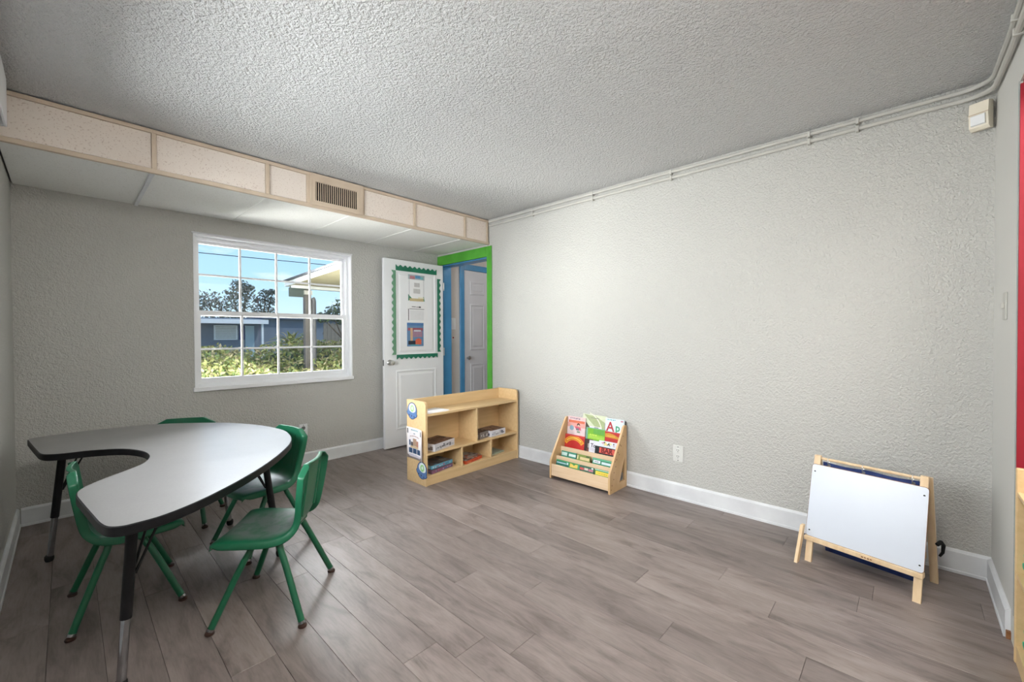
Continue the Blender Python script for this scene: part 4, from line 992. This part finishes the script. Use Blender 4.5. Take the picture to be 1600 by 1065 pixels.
# local x: -.535 (far, world 2.335) .. .5 ; facing local -y
CW0, CW1, CHh, CD = -.535, .46, .70, .40
build('side_panel', MB().bbox(CW0, CW0+.018, 0, CD, 0, CHh, .003), M_maple, cu, False)
build('side_panel', MB().bbox(CW1-.018, CW1, 0, CD, 0, CHh, .003), M_maple, cu, False)
build('back_panel', MB().box(CW0+.0183, CW1-.0183, CD-.012, CD-.001, .0, CHh-.001), M_maple, cu, False)
for z_ in (.05, .31, .60): build('shelf_board', MB().bbox(CW0+.0183, CW1-.0183, .003, CD-.0123, z_, z_+.016, .001), M_maple, cu, False)
build('kick_board', MB().box(CW0+.0183, CW1-.0183, .004, .02, 0, .0497), M_maple, cu, False)
M_tray = mottled('green_tray', (.02,.38,.18), (.018,.34,.16), 10, .35, .5)
for i, (x_, z_) in enumerate([(-.375,.3262),(-.36,.0662)]):
    tr_ = thing('green_tray', ['green tray on the middle shelf of the cubby cabinet', 'green tray on the bottom shelf of the cubby cabinet'][i], 'tray', (1.80 - x_, YF+.012-.18, z_), PI, 'green trays in the cubby cabinet')
    mb = MB(); mb.prism(rrect(-.125,.125,-.16,.16,.02), 'Z', .004, .075, [list(reversed(rrect(-.119,.119,-.154,.154,.016)))]); mb.prism(rrect(-.125,.125,-.16,.16,.02), 'Z', 0, .004)
    build('tub', mb, M_tray, tr_, False)
    build('rim', MB().prism(rrect(-.131,.131,-.166,.166,.024), 'Z', .0752, .081, [list(reversed(rrect(-.119,.119,-.154,.154,.016)))]), M_tray, tr_, False)
    build('grip', MB().bbox(-.04,.04,-.178,-.1662,.060,.080,.004), M_tray, tr_, False)

# ================================================================== OUTDOORS
GZ = -.25
struct(build('ground', MB().box(-40, 60, YB+.02, 90, GZ-.1, GZ), M_soil, smooth=False))
def leaf_mesh(mb, centre, spread, n, size, rng, flat=.5, mats=1):
    for _ in range(n):
        c_ = Vector(centre) + Vector((rng.gauss(0,1)*spread[0], rng.gauss(0,1)*spread[1], rng.gauss(0,1)*spread[2]))
        s_ = size*rng.uniform(.6,1.3); nrm = Vector((rng.gauss(0,1), rng.gauss(0,1)-.5, rng.gauss(0,1)+flat)).normalized()
        a_ = nrm.orthogonal().normalized(); b_2 = nrm.cross(a_); th_ = rng.uniform(0,2*PI)
        p_ = a_*math.cos(th_) + b_2*math.sin(th_); q_ = nrm.cross(p_)
        mb.cur = rng.randrange(mats)
        mb.add([c_ - p_*s_, c_ + q_*s_*.45 + nrm*s_*.12, c_ + p_*s_, c_ - q_*s_*.45 + nrm*s_*.12], [(0,1,2,3)])
M_leafA = mottled('leaf_yellow_green', (.20,.22,.06), (.27,.28,.10), 9, .55, .35)
M_leafB = mottled('leaf_mid_green', (.10,.15,.045), (.15,.20,.07), 9, .55, .35)
M_leafC = mottled('leaf_straw', (.33,.28,.17), (.27,.25,.13), 9, .6, .3)
M_leafD = mottled('leaf_dark', (.045,.075,.025), (.07,.10,.035), 9, .6, .3)
M_leafO = mottled('leaf_oak', (.12,.14,.11), (.17,.19,.15), 5, .6, .3)
M_leafO2 = mottled('leaf_oak_haze', (.23,.235,.21), (.28,.28,.25), 5, .6, .3)  # both oak tones lightened and greyed to paint in distance haze
M_bark = mottled('bark', (.12,.09,.065), (.18,.14,.10), 9, .9, .2)
rg = random.Random(11)
hd = thing('hedge', 'overgrown yellow-green hedge right outside the window', 'hedge', (2.2, 6.6, GZ))
mb = MB()
for _ in range(17000):
    x_ = rg.uniform(-.9, 5.2); y_ = rg.uniform(5.6, 7.8); top = .70 + .17*(y_-5.6) + .07*math.sin(x_*2.1+y_) + .05*math.sin(x_*5.3)
    z_ = top - abs(rg.gauss(0,.10)) + rg.uniform(-.02,.05)
    leaf_mesh(mb, (x_-2.2, y_-6.6, z_-GZ), (0,0,0), 1, .034, rg, .5, 4)
build('foliage', mb, [M_leafA, M_leafB, M_leafA, M_leafC], hd, False)
vs = []; fs = []; nx = 30
for i in range(nx+1):
    for j in range(6):
        x_ = -.9 + 6.1*i/nx; y_ = 5.7 + 2.0*j/5; z_ = .70+.17*(y_-5.6)+.07*math.sin(x_*2.1+y_)+.05*math.sin(x_*5.3)-.17
        vs.append((x_-2.2, y_-6.6, z_-GZ))
for i in range(nx):
    for j in range(5): fs.append((i*6+j, (i+1)*6+j, (i+1)*6+j+1, i*6+j+1))
nn = len(vs); front = [i*6 for i in range(nx+1)]
vs += [(vs[q][0], vs[q][1], 0) for q in front]
for i in range(nx): fs.append((front[i], nn+i, nn+i+1, front[i+1]))
build('twig_mass', MB().add(vs, fs), M_leafD, hd)
for i in range(9): 
    x_ = -2.6 + i*.65; build('stem', MB().tube([(x_, .1*math.sin(i*3), 0), (x_+.05, .1*math.sin(i*3)+.05, .6)], .02, 6), M_bark, hd)
# palm
pm = thing('palm_bush', 'low spiky palm rising above the hedge', 'palm', (3.37, 9.8, GZ))
build('trunk', MB().tube([(0,0,0),(0,0,1.28)], .07, 8), M_bark, pm)
for i in range(26):
    a_ = 2*PI*i/26*3.1; el_ = R(20 + 60*((i*7)%26)/26); L_ = .62
    mb = MB(); d_ = Vector((math.cos(a_)*math.cos(el_), math.sin(a_)*math.cos(el_), math.sin(el_)))
    sd = d_.cross(Vector((0,0,1))).normalized(); b0 = Vector((0,0,1.24))
    vs = []
    for k_ in range(6):
        t_ = k_/5; p_ = b0 + d_*L_*t_ + Vector((0,0,-.30*t_*t_)); wd = .035*math.sin(PI*min(.95,t_+.12))
        vs += [p_ - sd*wd, p_ + Vector((0,0,.012)), p_ + sd*wd]
    fs = []
    for k_ in range(5):
        for j in range(2): fs.append((k_*3+j, k_*3+j+1, k_*3+j+4, k_*3+j+3))
    build('frond', mb.add(vs, fs), M_leafA if i % 3 else M_leafC, pm)
# trees
def tree(label, loc, blobs, n, size, mats, trunk_h, q=1):
    t_ = thing('tree', label, 'tree', loc)
    mb = MB()
    for (x_, y_, z_, r_) in blobs:
        for _ in range(n):
            d_ = Vector((rg.gauss(0,1), rg.gauss(0,1), rg.gauss(0,1))).normalized()*r_*rg.uniform(.35,1.05)
            leaf_mesh(mb, (x_+d_.x, y_+d_.y, z_+d_.z*.8), (0,0,0), 1, size, rg, .2, len(mats))
    build('crown', mb, mats, t_, False)
    build('trunk', MB().tube([(0,0,0),(.1,0,trunk_h*.6),(.05,0,trunk_h)], [.28*q,.2*q,.12*q], 8), M_bark, t_)
    for (x_, y_, z_, r_) in blobs[:6]: build('branch', MB().tube([(.05,0,trunk_h*.6),(x_*.6,y_*.6,trunk_h*.6+(z_-trunk_h*.6)*.6),(x_,y_,z_)], [.12*q,.07*q,.03*q], 6), M_bark, t_)
OM = [M_leafO, M_leafO2, M_leafO]
tree('broad dark oak tree behind the neighbour house, left', (8.7, 42, GZ), [(-1.3,0,4.0,.9),(-.6,.3,4.6,1.0),(.3,0,4.1,1.0),(-1.9,.2,3.1,.8),(-.1,.2,3.0,1.0),(1.0,.3,3.0,.8),(-2.2,0,2.4,.8)], 170, .16, OM, 3)
tree('tall oak crown behind the neighbour house, centre', (11.2, 45.5, GZ), [(0,0,6.2,.8),(-.5,.2,5.3,.9),(.4,0,5.2,.9),(.1,.2,4.2,1.0),(-.2,0,3.2,1.0),(.7,.1,6.0,.55)], 170, .16, OM, 3.6)
tree('airy oak standing right of the other oaks', (13.9, 48.5, GZ), [(.3,0,5.9,.65),(-.1,.2,5.1,.75),(.8,0,5.2,.65),(-.4,.2,4.1,.8),(.5,0,4.1,.75),(1.0,.1,6.1,.4),(0,0,3.2,.8)], 130, .16, OM, 3)
tree('leafy tree behind the porch post', (6.9, 15, GZ), [(.1,0,2.6,.42),(.5,.1,2.9,.4),(-.3,.1,2.25,.34),(.6,0,2.2,.45),(-.7,0,2.1,.22),(.2,.1,2.1,.4)], 240, .07, [M_leafO, M_leafB, M_leafO], 2.2, .3)
tree('small far treetop peeking over the grey house', (21.0, 60, GZ), [(0,0,3.7,.5),(.7,0,3.4,.5),(-.7,0,3.3,.45)], 110, .15, OM, 3)
# neighbour house
M_siding = mottled('blue_grey_siding', (.155,.19,.245), (.175,.215,.27), 2, .7, .3)
M_roofw = mottled('pale_roof', (.62,.68,.76), (.54,.60,.68), 1, .6, .3)
hs_ = thing('neighbour_house', 'low blue-grey house with pale porch roof beyond the hedge', 'house', (7.0, 30, GZ))
def hp(name, x0, x1, y0, y1, z0, z1, mat, par=None): return build(name, MB().box(x0-7, x1-7, y0-30, y1-30, z0-GZ, z1-GZ), mat, par or hs_, False)
hp('wall', 3.5, 14, 30.6, 36, GZ, 2.35, M_siding)
hp('porch_roof', 3.5, 8.75, 29.4, 30.59, 2.02, 2.22, M_roofw)
hp('fascia', 3.5, 8.76, 29.36, 29.399, 1.98, 2.24, M_white)
for x_ in (5.1, 8.4): hp('porch_post', x_, x_+.12, 29.5, 29.62, GZ, 2.019, M_white)
wn = hp('window', 6.12, 7.35, 30.54, 30.599, 1.0, 1.90, M_white)
for i in range(8): hp('blind_slat', 6.20, 7.27, 30.525, 30.539, 1.07+i*.1, 1.135+i*.1, M_conduit, wn)
hp('shutter', 7.45, 7.75, 30.56, 30.599, 1.0, 1.92, M_navy)
dr = hp('door', 7.78, 8.28, 30.55, 30.599, GZ, 1.88, M_blue_trim if False else mottled('pale_blue_door', (.38,.50,.56), (.34,.46,.52), 2, .6))
build('roof', MB().prism([(30.2-30,2.351-GZ),(36.4-30,2.351-GZ),(33.3-30,2.62-GZ)], 'X', 8.8-7, 14.3-7), mottled('dark_shingle', (.06,.07,.09), (.09,.10,.12), 6, .9), hs_, False)
# far garage and fence on the right
ga = thing('garage', 'pale garage with white flat roof seen right of the porch post', 'garage', (15.8, 39, GZ))
build('wall', MB().box(-.7,1.6,0,3,0,1.65-GZ), mottled('pale_block', (.36,.34,.32), (.32,.30,.28), 3, .8), ga, False)
build('roof', MB().box(-.9,.95,-.2,3.2,1.651-GZ,1.98-GZ), M_white, ga, False)
fe = thing('wooden_fence', 'weathered wooden fence panel at the right edge of the window view', 'fence', (7.3, 17, GZ))
M_fence = mottled('weathered_wood', (.27,.24,.20), (.20,.175,.145), 8, .9, .2, stretch=(8,8,1))
for i in range(9):
    x_ = -.25 + i*.155; build('picket', MB().prism([(x_,0),(x_+.145,0),(x_+.145,1.92+.02*(i%2)),(x_+.07,2.0),(x_,1.92)], 'Y', 0, .02), M_fence, fe, False)
for z_ in (.4, 1.5): build('rail', MB().box(-.25,1.14,.021,.06,z_,z_+.09), M_fence, fe, False)
# porch of this building
PX = 2.20
M_soffitwood = mottled('porch_soffit', (.40,.36,.25), (.35,.31,.21), 4, .7, .3)
M_shingle = mottled('shingle', (.05,.055,.065), (.08,.085,.095), 8, .9)
pr = thing('porch_roof', 'porch roof with white fascia and tan underside outside the window', 'porch', (3.9, 5.4, 2))
def slab(x0, x1, y0, y1, za, zb, th):  # underside za at y0, zb at y1
    return [(x0-3.9,y0-5.4,za-2),(x1-3.9,y0-5.4,za-2),(x1-3.9,y1-5.4,zb-2),(x0-3.9,y1-5.4,zb-2),(x0-3.9,y0-5.4,za+th-2),(x1-3.9,y0-5.4,za+th-2),(x1-3.9,y1-5.4,zb+th-2),(x0-3.9,y1-5.4,zb+th-2)], [(0,3,2,1),(4,5,6,7),(0,1,5,4),(1,2,6,5),(2,3,7,6),(3,0,4,7)]
y0, y1 = YB+.03, 6.62; za, zb = 2.005, 1.925
build('soffit_boards', MB().add(*slab(PX+.021, 5.6, y0, y1, za, zb, .03)), M_soffitwood, pr, False)
build('rake_board', MB().add(*slab(PX, PX+.020, y0, y1, za-.012, zb-.012, .062)), M_white, pr, False)
build('shingles', MB().add(*slab(PX-.02, 5.65, y0, y1+.04, za+.0505, zb+.0505, .028)), M_shingle, pr, False)
build('front_fascia', MB().box(PX-3.9, 5.6-3.9, y1+.0005-5.4, y1+.02-5.4, zb-.012-2, zb+.049-2), M_white, pr, False)
build('front_beam', MB().box(PX+.03-3.9, 5.6-3.9, 6.45-5.4, 6.55-5.4, 1.885-2, 1.9265-2), M_white, pr, False)
pt = thing('porch_post', 'grey-brown wooden post holding up the porch roof', 'post', (2.462, 6.5, GZ))
build('shaft', MB().bbox(-.045,.045,-.045,.045,0,1.884-GZ,.006), mottled('post_paint', (.13,.118,.108), (.10,.09,.084), 6, .7), pt, False)
build('cap_block', MB().box(-.055,.055,-.055,.055,1.80-GZ,1.86-GZ), M_conduit, pt, False)
rp = thing('standpipe', 'dark round-topped standpipe beside the porch post', 'pipe', (2.555, 6.5, GZ))
build('pipe', MB().tube([(0,0,0),(0,0,1.70-GZ),(-.006,0,1.735-GZ),(-.02,0,1.755-GZ)], .034, 12), mottled('grey_pipe', (.10,.10,.11), (.14,.14,.15), 6, .6), rp)
sg = thing('hanging_sign', 'dark grey-green sign hanging under the porch roof corner', 'sign', (2.312, 6.5, 1.76))
build('board', MB().bbox(-.104,.104,-.012,.012,0,.125,.003), mottled('sign_face', (.05,.072,.066), (.07,.09,.083), 12, .5), sg, False)
for x_ in (-.085, .085): build('hanger', MB().tube([(x_,0,.1245),(x_,0,.162)], .004, 6), M_black, sg)
wi = thing('utility_wire', 'thin black utility wire crossing the sky outside', 'wire', (3.8, 14, 3.6))
build('cable', MB().tube([(-12+.5*i, 0, -.35+.0112*(i-2)+.0006*(i-24)**2*0.2) for i in range(49)], .011, 5), M_black, wi)
